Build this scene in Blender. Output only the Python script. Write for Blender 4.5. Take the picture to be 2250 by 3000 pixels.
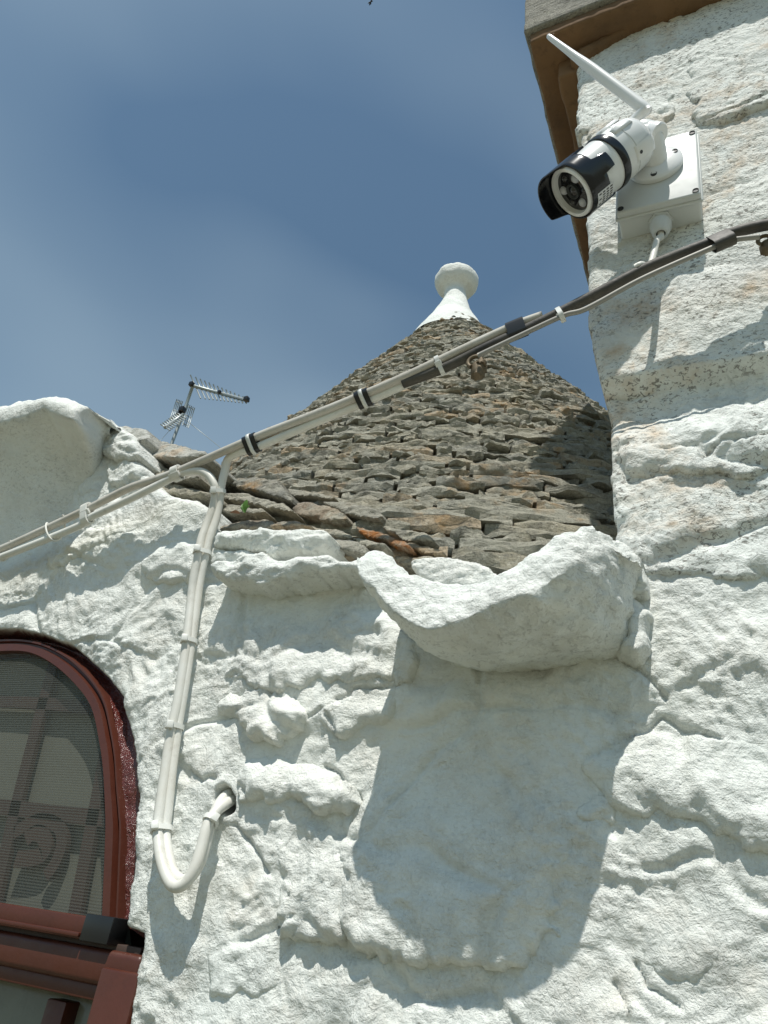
import bpy, bmesh, math, random
import numpy as np
from mathutils import Vector, Matrix
for o in list(bpy.data.objects): bpy.data.objects.remove(o, do_unlink=True)
scn = bpy.context.scene
COL = scn.collection
random.seed(7); RNG = np.random.default_rng(7)

# ------------------------------------------------------------------ camera
# solved from the photograph's vanishing points; wall face is the plane Y=0, Z is up, metres
F = 2080.0; CX, CY = 1125.0, 1500.0
zc = np.array([495, 3400., -F]); zc /= np.linalg.norm(zc)
xc = -np.array([-4600., -603., -F]); xc -= zc*(xc@zc); xc /= np.linalg.norm(xc)
yc = np.cross(zc, xc)
R = np.stack([xc, yc, zc]); CAM = np.array([0, -0.7, 1.65])
cd = bpy.data.cameras.new('camera'); cam = bpy.data.objects.new('camera', cd); COL.objects.link(cam)
cd.sensor_fit = 'VERTICAL'; cd.sensor_height = 36.0; cd.lens = F/3000*36; cd.clip_start = .02; cd.clip_end = 3000
M = Matrix([list(R[i])+[CAM[i]] for i in range(3)]+[[0,0,0,1]]); cam.matrix_world = M
scn.camera = cam
def ray(px, py):
    v = R@np.array([px-CX, -(py-CY), -F]); return v/np.linalg.norm(v)
def P(px, py, Y=0.0):                                   # pixel -> point on the plane Y
    v = ray(px, py); return CAM+v*((Y-CAM[1])/v[1])
def pj(p):
    q = R.T@(np.asarray(p, float)-CAM); return np.array([CX+F*q[0]/-q[2], CY-F*q[1]/-q[2]])
def zo(L, o, s): return [(x/s+o[0], y/s+o[1]) for x, y in L]

# ------------------------------------------------------------------ sky, sun, exposure
SUN = np.array([.085, -.43, .90]); SUN /= np.linalg.norm(SUN)
w = bpy.data.worlds.new('World'); scn.world = w; w.use_nodes = True
nt = w.node_tree; nt.nodes.clear(); N = nt.nodes.new; L = nt.links.new
out = N('ShaderNodeOutputWorld'); bg = N('ShaderNodeBackground'); sky = N('ShaderNodeTexSky')
sky.sky_type = 'NISHITA'; sky.sun_disc = False
sky.sun_elevation = math.asin(SUN[2]); sky.sun_rotation = math.atan2(SUN[0], SUN[1])
sky.air_density = 1.15; sky.dust_density = .35; sky.ozone_density = 1.0
bg.inputs[1].default_value = .088
tc = N('ShaderNodeTexCoord'); mp = N('ShaderNodeMapping'); mp.inputs['Scale'].default_value = (1., 1., 2.2); mp.inputs['Location'].default_value = (1.3, .2, -.02)
n1 = N('ShaderNodeTexNoise'); n1.inputs['Scale'].default_value = 1.35; n1.inputs['Detail'].default_value = 2.5; n1.inputs['Roughness'].default_value = .4; n1.inputs['Distortion'].default_value = .08
cr = N('ShaderNodeMapRange'); cr.inputs[1].default_value = .38; cr.inputs[2].default_value = .72; cr.inputs[3].default_value = .03; cr.inputs[4].default_value = .66
mx = N('ShaderNodeMix'); mx.data_type = 'RGBA'; mx.inputs[7].default_value = (3.9, 5.1, 6.0, 1)
L(tc.outputs['Generated'], mp.inputs[0]); L(mp.outputs[0], n1.inputs['Vector']); L(n1.outputs['Fac'], cr.inputs[0]); L(cr.outputs[0], mx.inputs[0])
tn = N('ShaderNodeMix'); tn.data_type = 'RGBA'; tn.blend_type = 'MULTIPLY'; tn.inputs[0].default_value = 1; tn.inputs[7].default_value = (.93, 1.06, .98, 1)
L(sky.outputs[0], tn.inputs[6]); L(tn.outputs[2], mx.inputs[6]); L(mx.outputs[2], bg.inputs[0]); L(bg.outputs[0], out.inputs[0])
sd = bpy.data.lights.new('sun', 'SUN'); sd.energy = 4.0; sd.angle = math.radians(.53); sd.color = (1, .965, .90)
so = bpy.data.objects.new('sun', sd); COL.objects.link(so); so.location = (3, -6, 9)
so.rotation_euler = Vector(-SUN).to_track_quat('-Z', 'Y').to_euler()
vs = scn.view_settings; vs.view_transform = 'Standard'; vs.look = 'None'; vs.gamma = 1; vs.use_curve_mapping = False; vs.exposure = 0.20
scn.render.engine = 'CYCLES'; scn.render.resolution_x = 768; scn.render.resolution_y = 1024

# ------------------------------------------------------------------ numpy noise
_p = RNG.permutation(256); PERM = np.concatenate([_p, _p, _p])
_g = RNG.normal(size=(256, 3)); GR = _g/np.linalg.norm(_g, axis=1)[:, None]*1.25
def perlin(p):
    p = np.asarray(p, float); i = np.floor(p).astype(int); f = p-i; i &= 255
    u = f*f*f*(f*(f*6-15)+10); r = 0
    flat = len(p) > 50 and p[0, 1] == p[-1, 1] and np.ptp(p[::50, 1]) == 0
    if flat: f[:, 1] = 0; u[:, 1] = 0
    for a in (0, 1):
        for b in ((0,) if flat else (0, 1)):
            for c in (0, 1):
                h = PERM[PERM[PERM[(i[:, 0]+a) & 255]+((i[:, 1]+b) & 255)]+((i[:, 2]+c) & 255)]
                d = (GR[h]*(f-np.array([a, b, c]))).sum(1)
                r = r+d*(u[:, 0] if a else 1-u[:, 0])*(u[:, 1] if b else 1-u[:, 1])*(u[:, 2] if c else 1-u[:, 2])
    return r
def fbm(p, freq, octv=4, gain=.5, off=0.):
    p = np.asarray(p, float)*freq+off; s = 0; a = 1
    for _ in range(octv):
        s = s+a*perlin(p); p = p*2.03+17.1; a *= gain
    return s
def ridged(p, freq, octv=3, off=0.):
    p = np.asarray(p, float)*freq+off; s = 0; a = 1
    for _ in range(octv):
        s = s+a*(.35-np.abs(perlin(p))); p = p*2.1+9.7; a *= .5
    return s
def sm(x, a, b):
    t = np.clip((x-a)/(b-a), 0, 1); return t*t*(3-2*t)
def cell2(p, freq, seed=0):
    """2-D cellular: returns F1,F2 and the id hash of the nearest cell"""
    q = np.asarray(p)[:, :2]*freq; i = np.floor(q).astype(int)
    f1 = np.full(len(q), 9.); f2 = f1.copy(); idd = np.zeros(len(q))
    for a in (-1, 0, 1):
        for b in (-1, 0, 1):
            c = i+np.array([a, b]); h = PERM[PERM[(c[:, 0]+seed) & 255]+(c[:, 1] & 255)]
            pt = c+.5+.8*(np.stack([GR[h][:, 0], GR[h][:, 1]], 1)*.5)
            d = np.sqrt(((q-pt)**2).sum(1)); n = d < f1
            f2 = np.where(n, f1, np.minimum(f2, d)); idd = np.where(n, h/255., idd); f1 = np.where(n, d, f1)
    return f1, f2, idd
def sdf(P2, poly):
    """signed distance to a closed polygon, positive inside"""
    P2 = np.asarray(P2); poly = np.asarray(poly); d = np.full(len(P2), 1e9); ins = np.zeros(len(P2), bool)
    for a, b in zip(poly, np.roll(poly, -1, 0)):
        e = b-a; t = np.clip(((P2-a)@e)/(e@e+1e-12), 0, 1)
        d = np.minimum(d, ((P2-a-t[:, None]*e)**2).sum(1))
        c = (a[1] > P2[:, 1]) != (b[1] > P2[:, 1])
        with np.errstate(divide='ignore', invalid='ignore'):
            xi = (b[0]-a[0])*(P2[:, 1]-a[1])/(b[1]-a[1])+a[0]
        ins ^= c & (P2[:, 0] < xi)
    return np.where(ins, np.sqrt(d), -np.sqrt(d))
def dline(P2, pts):
    d = np.full(len(P2), 1e9); pts = np.asarray(pts)
    for a, b in zip(pts[:-1], pts[1:]):
        e = b-a; t = np.clip(((P2-a)@e)/(e@e+1e-12), 0, 1)
        d = np.minimum(d, ((P2-a-t[:, None]*e)**2).sum(1))
    return np.sqrt(d)
def W2(pts, Y=0.0): return np.array([P(x, y, Y)[[0, 2]] for x, y in pts])
def spline(pts, n, closed=False):
    pts = np.asarray(pts, float); m = len(pts)
    idx = lambda k: pts[k % m] if closed else pts[min(max(k, 0), m-1)]
    o = []
    for k in range(m if closed else m-1):
        p0, p1, p2, p3 = idx(k-1), idx(k), idx(k+1), idx(k+2)
        for t in np.linspace(0, 1, 17)[:-1]:
            o.append(.5*((2*p1)+(p2-p0)*t+(2*p0-5*p1+4*p2-p3)*t*t+(3*p1-p0-3*p2+p3)*t**3))
    o.append(pts[0] if closed else pts[-1]); o = np.array(o)
    s = np.concatenate([[0], np.cumsum(np.linalg.norm(np.diff(o, axis=0), axis=1))])
    q = np.linspace(0, s[-1], n+1)[:-1] if closed else np.linspace(0, s[-1], n)
    return np.stack([np.interp(q, s, o[:, k]) for k in range(o.shape[1])], 1)

# ------------------------------------------------------------------ objects
def mesh(name, v, f, mat, parent=None, smooth=True):
    me = bpy.data.meshes.new(name); me.from_pydata([tuple(x) for x in np.asarray(v, float)], [], [tuple(int(i) for i in q) for q in f]); me.update()
    if smooth: me.polygons.foreach_set('use_smooth', [True]*len(me.polygons))
    return link(name, me, mat, parent)
def link(name, me, mat, parent=None):
    o = bpy.data.objects.new(name, me); COL.objects.link(o)
    if mat: me.materials.append(mat)
    if parent: o.parent = parent; o.matrix_parent_inverse = parent_inv(parent)
    return o
def parent_inv(p): 
    return (Matrix.Translation(p.location)).inverted() if p.type == 'EMPTY' else Matrix.Identity(4)
def thing(name, label, cat, loc=(0, 0, 0), group=None):
    o = bpy.data.objects.new(name, None); COL.objects.link(o); o.location = loc; o.empty_display_size = .05
    return tag(o, label, cat, group)
def tag(o, label=None, cat=None, group=None, kind=None):
    for k, v in (('label', label), ('category', cat), ('group', group), ('kind', kind)):
        if v: o[k] = v
    return o
def gridfaces(n, m, closed_n=False, closed_m=False, off=0):
    f = []
    for i in range(n if closed_n else n-1):
        for j in range(m if closed_m else m-1):
            a, b = i, (i+1) % n; c, d = j, (j+1) % m
            f.append((off+a*m+c, off+b*m+c, off+b*m+d, off+a*m+d))
    return f
def tube_vf(pts, r, seg=12, cap=True, off=0):
    pts = np.asarray(pts, float); n = len(pts); r = np.broadcast_to(np.asarray(r, float), (n,))
    t = np.gradient(pts, axis=0); t /= np.linalg.norm(t, axis=1)[:, None]+1e-12
    u = np.cross(t[0], [0.13, .21, .97]); u /= np.linalg.norm(u); V = []; a = np.linspace(0, 2*np.pi, seg, endpoint=False)
    for k in range(n):
        u = u-t[k]*(u@t[k]); u /= np.linalg.norm(u); w_ = np.cross(t[k], u)
        V.append(pts[k]+r[k]*(np.cos(a)[:, None]*u+np.sin(a)[:, None]*w_))
    V = np.concatenate(V); Fc = gridfaces(n, seg, closed_m=True, off=off)
    if cap: Fc += [tuple(off+i for i in range(seg))[::-1], tuple(off+(n-1)*seg+i for i in range(seg))]
    return V, Fc
def tube(name, pts, r, mat, parent=None, seg=12):
    v, f = tube_vf(pts, r, seg); return mesh(name, v, f, mat, parent)
def join_vf(parts):
    V, Fc, k = [], [], 0
    for v, f in parts:
        V.append(np.asarray(v)); Fc += [tuple(i+k for i in q) for q in f]; k += len(v)
    return np.concatenate(V), Fc
def box_vf(c, ax, h):
    c = np.asarray(c, float); ax = np.asarray(ax, float); V = []
    for sx in (-1, 1):
        for sy in (-1, 1):
            for sz in (-1, 1): V.append(c+ax[0]*h[0]*sx+ax[1]*h[1]*sy+ax[2]*h[2]*sz)
    return np.array(V), [(0, 1, 3, 2), (4, 6, 7, 5), (0, 4, 5, 1), (2, 3, 7, 6), (0, 2, 6, 4), (1, 5, 7, 3)]
I3 = np.eye(3)
def bevel(o, w_, seg=2):
    bm = bmesh.new(); bm.from_mesh(o.data); bmesh.ops.remove_doubles(bm, verts=bm.verts, dist=1e-6)
    bmesh.ops.bevel(bm, geom=bm.edges[:], offset=w_, segments=seg, profile=.5, affect='EDGES', clamp_overlap=True)
    bmesh.ops.recalc_face_normals(bm, faces=bm.faces[:]); bm.to_mesh(o.data); bm.free(); return o
def bbox(name, c, ax, h, mat, parent=None, bv=.002, seg=2):
    v, f = box_vf(c, ax, h); o = mesh(name, v, f, mat, parent, smooth=False); bevel(o, bv, seg)
    for p in o.data.polygons: p.use_smooth = True
    autosmooth(o); return o
def autosmooth(o, ang=35):
    o.data.set_sharp_from_angle(angle=math.radians(ang))
def lathe_vf(prof, org, axis, up=None, seg=48, a0=0, a1=2*math.pi, off=0):
    axis = np.asarray(axis, float)/np.linalg.norm(axis); u = np.cross(axis, up if up is not None else [.3, .2, .93]); u /= np.linalg.norm(u); v = np.cross(axis, u)
    full = abs(a1-a0-2*math.pi) < 1e-6; a = np.linspace(a0, a1, seg, endpoint=not full); V = []
    for r, h in prof: V.append(np.asarray(org)+axis*h+r*(np.cos(a)[:, None]*u+np.sin(a)[:, None]*v))
    return np.concatenate(V), gridfaces(len(prof), seg, closed_m=full)
def lathe(name, prof, org, axis, mat, parent=None, seg=48, up=None, sharp=40):
    v, f = lathe_vf(prof, org, axis, up, seg); o = mesh(name, v, f, mat, parent)
    bm = bmesh.new(); bm.from_mesh(o.data); bmesh.ops.remove_doubles(bm, verts=bm.verts, dist=1e-6); bmesh.ops.recalc_face_normals(bm, faces=bm.faces[:]); bm.to_mesh(o.data); bm.free()
    autosmooth(o, sharp); return o
def weld_displace(o, fn, smooth_it=0):
    bm = bmesh.new(); bm.from_mesh(o.data); bmesh.ops.remove_doubles(bm, verts=bm.verts, dist=1e-5); bmesh.ops.recalc_face_normals(bm, faces=bm.faces[:])
    for _ in range(smooth_it): bmesh.ops.smooth_vert(bm, verts=bm.verts[:], factor=.5, use_axis_x=True, use_axis_y=True, use_axis_z=True)
    bm.normal_update(); co = np.array([v.co for v in bm.verts]); no = np.array([v.normal for v in bm.verts])
    co = co+no*fn(co)[:, None]
    for v, c in zip(bm.verts, co): v.co = c
    for f in bm.faces: f.smooth = True
    bm.to_mesh(o.data); bm.free(); return o

# ------------------------------------------------------------------ materials
def mat(name, col, rough=.6, metal=0., spec=.5, coat=0.):
    m = bpy.data.materials.new(name); m.use_nodes = True; b = m.node_tree.nodes['Principled BSDF']
    b.inputs['Base Color'].default_value = (*col, 1); b.inputs['Roughness'].default_value = rough; b.inputs['Metallic'].default_value = metal
    b.inputs['Specular IOR Level'].default_value = spec; b.inputs['Coat Weight'].default_value = coat
    return m
class G:
    """small node helper"""
    def __init__(s, m): s.m = m; s.t = m.node_tree; s.b = s.t.nodes['Principled BSDF']; s.tc = s.t.nodes.new('ShaderNodeTexCoord')
    def n(s, typ, ins=None, **kw):
        q = s.t.nodes.new(typ)
        for k, v in kw.items(): setattr(q, k, v)
        for k, v in (ins or {}).items():
            if hasattr(v, 'is_linked'): s.t.links.new(v, q.inputs[k])
            else: q.inputs[k].default_value = v
        return q
    def noise(s, scale, det=4, rough=.55, dist=0., vec=None):
        return s.n('ShaderNodeTexNoise', {'Vector': vec or s.tc.outputs['Object'], 'Scale': scale, 'Detail': det, 'Roughness': rough, 'Distortion': dist}).outputs['Fac']
    def ramp(s, x, a, b, lo=0., hi=1.):
        return s.n('ShaderNodeMapRange', {0: x, 1: a, 2: b, 3: lo, 4: hi}).outputs[0]
    def mix(s, f, a, b, mode='MIX'):
        q = s.n('ShaderNodeMix', data_type='RGBA', blend_type=mode)
        for k, v in ((0, f), (6, a), (7, b)):
            if hasattr(v, 'is_linked'): s.t.links.new(v, q.inputs[k])
            else: q.inputs[k].default_value = v if k == 0 else (*v, 1)
        return q.outputs[2]
    def math(s, op, a, b=0.):
        return s.n('ShaderNodeMath', {0: a, 1: b}, operation=op).outputs[0]
    def attr(s, name): return s.n('ShaderNodeAttribute', attribute_name=name).outputs['Fac']
    def col(s, x): s.t.links.new(x, s.b.inputs['Base Color'])
    def rough(s, x): s.t.links.new(x, s.b.inputs['Roughness'])
    def bump(s, h, strength=.5, dist=.003, prev=None):
        q = s.n('ShaderNodeBump', {'Strength': strength, 'Distance': dist, 'Height': h})
        if prev: s.t.links.new(prev, q.inputs['Normal'])
        s.t.links.new(q.outputs[0], s.b.inputs['Normal']); return q.outputs[0]
    def stretch(s, sc):
        return s.n('ShaderNodeMapping', {0: s.tc.outputs['Object'], 3: sc}).outputs[0]

def limewash(name, stain, speck):
    m = mat(name, (.8, .82, .78), .88, spec=.25); g = G(m)
    a = g.noise(3.5, 4); c = g.mix(g.ramp(a, .35, .7), (.755, .785, .745), (.78, .785, .735))
    c = g.mix(g.ramp(g.noise(22, 5, .6), .5, .72, 0, .35), c, (.67, .695, .65))
    st = g.math('MULTIPLY', g.ramp(g.noise(6.5, 6, .68, .4), .50, .66), g.ramp(g.noise(40, 4, .7), .3, .65))
    c = g.mix(g.math('MULTIPLY', st, stain), c, (.50, .33, .17))
    sp = g.ramp(g.n('ShaderNodeTexNoise', {'Vector': g.stretch((150, 150, 260)), 'Scale': 1.0, 'Detail': 4, 'Roughness': .65, 'Distortion': .8}).outputs['Fac'], .545, .60); sp = g.math('MULTIPLY', sp, g.ramp(g.noise(8, 3), .36, .52))
    c = g.mix(g.math('MULTIPLY', sp, speck), c, (.12, .11, .09))
    pa = g.attr('paint'); c = g.mix(pa, c, (.075, .016, .010))
    g.col(c)
    mk = g.ramp(g.noise(9, 3), .38, .62, .3, 1.); b1 = g.math('MULTIPLY', g.noise(60, 6, .7, .9), mk); n = g.bump(b1, .75, .008)
    b2 = g.math('MULTIPLY', g.noise(230, 4, .65, .4), g.ramp(g.noise(14, 3), .35, .65, .3, 1.)); n = g.bump(b2, .9, .0040, n)
    b3 = g.n('ShaderNodeTexNoise', {'Vector': g.stretch((60, 60, 330)), 'Scale': 1.0, 'Detail': 3}).outputs['Fac']; g.bump(b3, .25, .003, n)
    return m
M_wall = limewash('limewash', .22, .10); M_chim = limewash('limewash_weathered', .85, .75)
M_cope = limewash('limewash_on_slab', .10, .25)
def limestone(name, base, warm, lich=.5):
    m = mat(name, base, .9, spec=.15); g = G(m)
    oi = g.n('ShaderNodeObjectInfo').outputs['Random']
    cell = g.attr('tone'); t = g.math('FRACT', g.math('ADD', oi, cell)); t2 = g.math('FRACT', g.math('MULTIPLY', t, 7.31))
    c = g.mix(g.ramp(g.noise(11, 5, .65, .3), .36, .64), base, warm)
    c = g.mix(g.ramp(t2, .0, 1., 0, .8), c, tuple(x*1.28 for x in base))
    c = g.mix(g.ramp(t, .86, .95, 0, .6), c, (.50, .36, .22))
    c = g.mix(g.ramp(t, .30, .0, 0, .45), c, (.20, .21, .205))
    c = g.mix(g.ramp(g.noise(30, 6, .72, .5), .50, .66, 0, .72), c, (.15, .148, .128))
    c = g.mix(g.ramp(g.noise(85, 5, .75, .3), .53, .66, 0, .75), c, (.54, .52, .43))
    c = g.mix(g.ramp(g.noise(150, 4, .75), .56, .68, 0, .7), c, (.10, .098, .085))
    o_ = g.math('MULTIPLY', g.ramp(g.noise(7, 4, .6), .56, .66), g.ramp(g.noise(34, 4), .42, .58))
    c = g.mix(g.math('MULTIPLY', o_, lich), c, (.44, .27, .12))
    ru = g.attr('rust'); c = g.mix(g.math('MULTIPLY', ru, g.ramp(g.noise(26, 5, .7), .38, .6)), c, (.36, .15, .05))
    wh = g.attr('white'); c = g.mix(g.math('MULTIPLY', wh, g.ramp(g.noise(14, 5, .7), .3, .5)), c, (.76, .77, .72))
    g.col(c); n = g.bump(g.noise(34, 6, .7, .5), .9, .012); n = g.bump(g.n('ShaderNodeTexNoise', {'Vector': g.stretch((20, 20, 110)), 'Scale': 1., 'Detail': 6, 'Roughness': .68}).outputs['Fac'], .8, .010, n)
    g.bump(g.noise(150, 5, .7), .8, .004, n)
    return m
M_stone = limestone('grey_limestone', (.30, .295, .245), (.40, .365, .27), .7)
M_slab = limestone('lichened_limestone', (.33, .315, .26), (.43, .39, .29), .8)
M_dark = mat('roof_core_earth', (.06, .052, .042), .95)
def plastic(name, col, rough, dirt=.0, dcol=(.30, .24, .15), bumpy=.0):
    m = mat(name, col, rough); g = G(m)
    c = g.mix(g.ramp(g.noise(9, 5, .65), .40, .75, 0, dirt), col, dcol)
    c = g.mix(g.ramp(g.noise(60, 4, .7), .55, .75, 0, dirt*.7), c, tuple(x*.6 for x in dcol)); g.col(c)
    g.rough(g.ramp(g.noise(40, 3), .3, .7, rough-.06, rough+.1))
    if bumpy: g.bump(g.noise(150, 3), bumpy, .001)
    return m
M_pvc = plastic('conduit_white_pvc', (.70, .70, .65), .45, .42, (.42, .35, .24))
M_pvc2 = plastic('conduit_aged_pvc', (.53, .51, .455), .5, .55, (.27, .22, .15), .2)
M_tubeD = plastic('conduit_blackened', (.030, .028, .025), .6, .8, (.13, .115, .085), .5)
M_tie = plastic('nylon_tie', (.70, .71, .67), .38, .15)
M_tape = mat('black_tape', (.012, .013, .014), .32)
M_camw = mat('camera_white_plastic', (.80, .81, .80), .28, coat=.15)
M_boxg = plastic('junction_box_plastic', (.60, .625, .61), .46, .05)
M_black = mat('camera_black_gloss', (.008, .009, .012), .16)
M_rub = mat('rubber_grey', (.035, .04, .04), .6)
M_glass = mat('lens_glass', (.012, .012, .014), .05, spec=.8)
M_led = mat('led_dome', (.45, .46, .48), .12, spec=.8)
M_label = mat('label_paper', (.72, .73, .74), .5)
M_ink = mat('print_black', (.03, .03, .03), .6)
M_steel = mat('galvanised_rope', (.30, .29, .26), .6, .3)
M_brass = mat('weathered_brass', (.15, .115, .07), .6, .4)
M_alu = mat('aerial_aluminium', (.34, .37, .36), .45, .6)
M_frame = plastic('maroon_frame', (.080, .021, .011), .40, .35, (.035, .012, .008), .25)
M_gloss = mat('maroon_gloss_rough', (.105, .022, .016), .2, coat=.4)
_g_ = G(M_gloss); _g_.bump(_g_.noise(120, 4, .7, .6), .9, .006)
M_bar = plastic('grille_bar', (.06, .034, .024), .6, .4, (.025, .02, .02))
M_panel = plastic('blind_panel', (.155, .16, .125), .7, .15, (.09, .095, .07))
M_door = plastic('door_pane_glass', (.19, .185, .13), .15, .45, (.10, .085, .05))
M_screen = bpy.data.materials.new('insect_screen'); M_screen.use_nodes = True
_t = M_screen.node_tree; _b = _t.nodes['Principled BSDF']; _b.inputs['Base Color'].default_value = (.10, .105, .09, 1); _b.inputs['Roughness'].default_value = .6
_g_ = G(M_screen); _tr = _t.nodes.new('ShaderNodeBsdfTransparent'); _ms = _t.nodes.new('ShaderNodeMixShader')
_wv = _g_.n('ShaderNodeTexWave', {'Vector': _g_.tc.outputs['Object'], 'Scale': 95.0, 'Distortion': .35, 'Detail': 1.}, wave_type='BANDS', bands_direction='Z').outputs['Fac']
_t.links.new(_g_.ramp(_wv, .2, .8, .18, .55), _ms.inputs[0]); _t.links.new(_tr.outputs[0], _ms.inputs[1]); _t.links.new(_b.outputs[0], _ms.inputs[2]); _t.links.new(_ms.outputs[0], _t.nodes['Material Output'].inputs[0])
M_finial = limewash('limewash_pinnacle', .05, .1)
M_ground = mat('limestone_paving', (.46, .44, .38), .8); _g_ = G(M_ground)
_g_.col(_g_.mix(_g_.ramp(_g_.noise(2, 5), .35, .7), (.125, .118, .07), (.16, .15, .10)))
_g_.bump(_g_.noise(25, 4), .3, .01)
M_leaf = mat('leaf_green', (.09, .20, .03), .5); M_litter = mat('dry_leaf', (.38, .16, .06), .7)
M_bird = mat('bird_plumage', (.02, .02, .022), .6)

# ------------------------------------------------------------------ ground
g_ = mesh('ground', [(-900, -900, 0), (900, -900, 0), (900, 900, 0), (-900, 900, 0)], [(0, 1, 2, 3)], M_ground, smooth=False); g_['kind'] = 'structure'

# ------------------------------------------------------------------ limewashed wall + chimney: one relief, cut into two things
XM = -1.045                                              # middle of the arched window
ropen = W2(zo([(0, 150), (150, 150), (400, 190), (700, 310), (950, 520), (1170, 800), (1200, 980), (1260, 1150), (1330, 1480), (1350, 1700), (1365, 2100), (1360, 2212)], (0, 1800), 3.402)
           + zo([(868, 300), (842, 700), (945, 745), (950, 830), (905, 1000), (880, 1150), (875, 1327)], (0, 2400), 2.212))
ropen = np.concatenate([ropen[ropen[:, 0] > XM], [[-.575, 1.3], [-.575, -.02]]])
OPEN = np.concatenate([ropen, (ropen*[-1, 1]+[2*XM, 0])[::-1]])
HOLE = W2([(640, 2345), (648, 2318), (670, 2305), (690, 2318), (702, 2345), (700, 2378), (680, 2392), (655, 2378)])
topl = W2([(0, 1440), (150, 1400), (300, 1325), (372, 1312), (415, 1352), (432, 1392), (480, 1432), (510, 1456), (590, 1466), (640, 1500), (650, 1590), (800, 1640), (1060, 1690), (1300, 1790), (1500, 1790), (1740, 1660), (1795, 1610)])
chl = W2([(1803, 1545), (1792, 1480), (1786, 1330), (1778, 1230), (1762, 1140), (1738, 1050), (1721, 960), (1715, 880), (1718, 700), (1703, 500), (1690, 330), (1684, 150)])
ZC = float(P(1900, 1640)[2])                             # wall ends, chimney begins
XR = .62
OUTER = np.concatenate([[[-2.6, -.02], [-2.6, topl[0, 1]+.05]], topl, chl, [[chl[-1, 0], 3.16], [XR, 3.16], [XR, -.02]]])
CRACKS = [[(1720, 2215), (1800, 2190), (1870, 2150), (1945, 2105), (2015, 2140), (2110, 2165)], [(1000, 2060), (1040, 2020), (1130, 2022), (1170, 2015)],
          [(915, 2110), (960, 2095), (985, 2120), (1000, 2160)], [(955, 2245), (1000, 2270), (1020, 2310), (1050, 2330), (1060, 2350)], [(700, 2420), (760, 2500), (790, 2560)],
          [(1800, 2880), (1840, 2960), (1850, 3010)], [(2040, 370), (2110, 345), (2170, 325), (2250, 290)], [(1990, 2950), (1900, 2900), (1870, 2830)],
          [(1850, 90), (1890, 65), (1960, 62), (2010, 40), (2090, 5)], [(560, 2250), (600, 2290), (640, 2280)], [(2050, 1350), (2120, 1310), (2250, 1290)], [(1830, 1940), (1900, 1990), (1950, 2050)]]
CRACKS = [W2(c) for c in CRACKS]
corn = W2([(1700, 1125), (1815, 1103), (2000, 1075), (2250, 1035), (2400, 1015)])
LEDGES = {  # traced stones that stand proud under the limewash: outline (pixels), height (m), softness of the upper edge
    'a': ([(690, 1860), (740, 1800), (900, 1790), (1090, 1740), (1230, 1900), (1200, 2000), (1120, 2030), (900, 2020), (760, 2015), (690, 2000), (672, 1960)], .012, .05),
    'b': ([(655, 2060), (720, 2030), (830, 2035), (905, 2060), (935, 2105), (890, 2150), (840, 2172), (760, 2168), (700, 2130), (655, 2105)], .026, .05),
    'c': ([(960, 2090), (1060, 2060), (1170, 2065), (1165, 2125), (1080, 2145), (995, 2160)], .016, .04),
    'd': ([(722, 2240), (830, 2215), (960, 2250), (1050, 2320), (1010, 2365), (910, 2370), (850, 2352), (780, 2365), (730, 2350)], .023, .07),
    'e': ([(1060, 2330), (1250, 2250), (1550, 2280), (1690, 2400), (1660, 2620), (1560, 2840), (1470, 2850), (1200, 2810), (1020, 2775), (990, 2600)], .016, .09),
    'f': ([(1720, 2230), (1900, 2140), (2120, 2180), (2330, 2230), (2330, 2500), (2240, 2500), (2120, 2460), (2000, 2430), (1880, 2400), (1760, 2330)], .019, .10),
    'g': ([(1700, 2370), (1760, 2345), (1800, 2365), (1790, 2400), (1730, 2410)], .010, .02),
    'h': ([(830, 2520), (930, 2480), (1010, 2560), (1040, 2700), (1020, 2780), (950, 2790), (880, 2785), (810, 2745)], .017, .05),
    'i': ([(1920, 2440), (1970, 2420), (2000, 2445), (1985, 2480), (1940, 2490)], .012, .02),
    'j': ([(420, 1640), (520, 1590), (600, 1600), (590, 1690), (520, 1720), (440, 1700)], .014, .04),
    'k': ([(640, 2700), (760, 2680), (830, 2780), (800, 2900), (690, 2930), (620, 2840)], .007, .06),
    'l': ([(1080, 2900), (1300, 2890), (1560, 2920), (1700, 3000), (1650, 3150), (1200, 3150), (1050, 3020)], .014, .06),
    'm': ([(1850, 2560), (2000, 2540), (2100, 2650), (2120, 2800), (2050, 2880), (1930, 2840), (1850, 2720)], .007, .09),
    'n': ([(320, 1330), (370, 1315), (412, 1352), (425, 1390), (370, 1420), (325, 1400)], .012, .015),
    'o': ([(130, 1640), (260, 1560), (400, 1530), (470, 1500), (440, 1560), (330, 1590), (200, 1660)], .010, .03),
    'p': ([(1830, 1200), (2000, 1165), (2300, 1110), (2320, 1330), (2150, 1400), (1990, 1395), (1830, 1390)], .012, .05),
    'q': ([(1815, 1420), (2000, 1410), (2200, 1420), (2330, 1480), (2320, 1690), (2050, 1700), (1850, 1680), (1812, 1560)], .010, .06),
    'r': ([(2020, 150), (2120, 95), (2400, 40), (2420, 270), (2200, 330), (2060, 365), (2010, 260)], .012, .02),
    't': ([(1795, 1610), (1850, 1640), (1895, 1720), (1915, 1830), (1900, 1930), (1850, 1950), (1825, 1850), (1815, 1720)], .026, .03),
    's': ([(1720, 260), (1830, 210), (1940, 180), (1960, 300), (1930, 370), (1800, 430), (1710, 400)], .009, .02),
}
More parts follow.
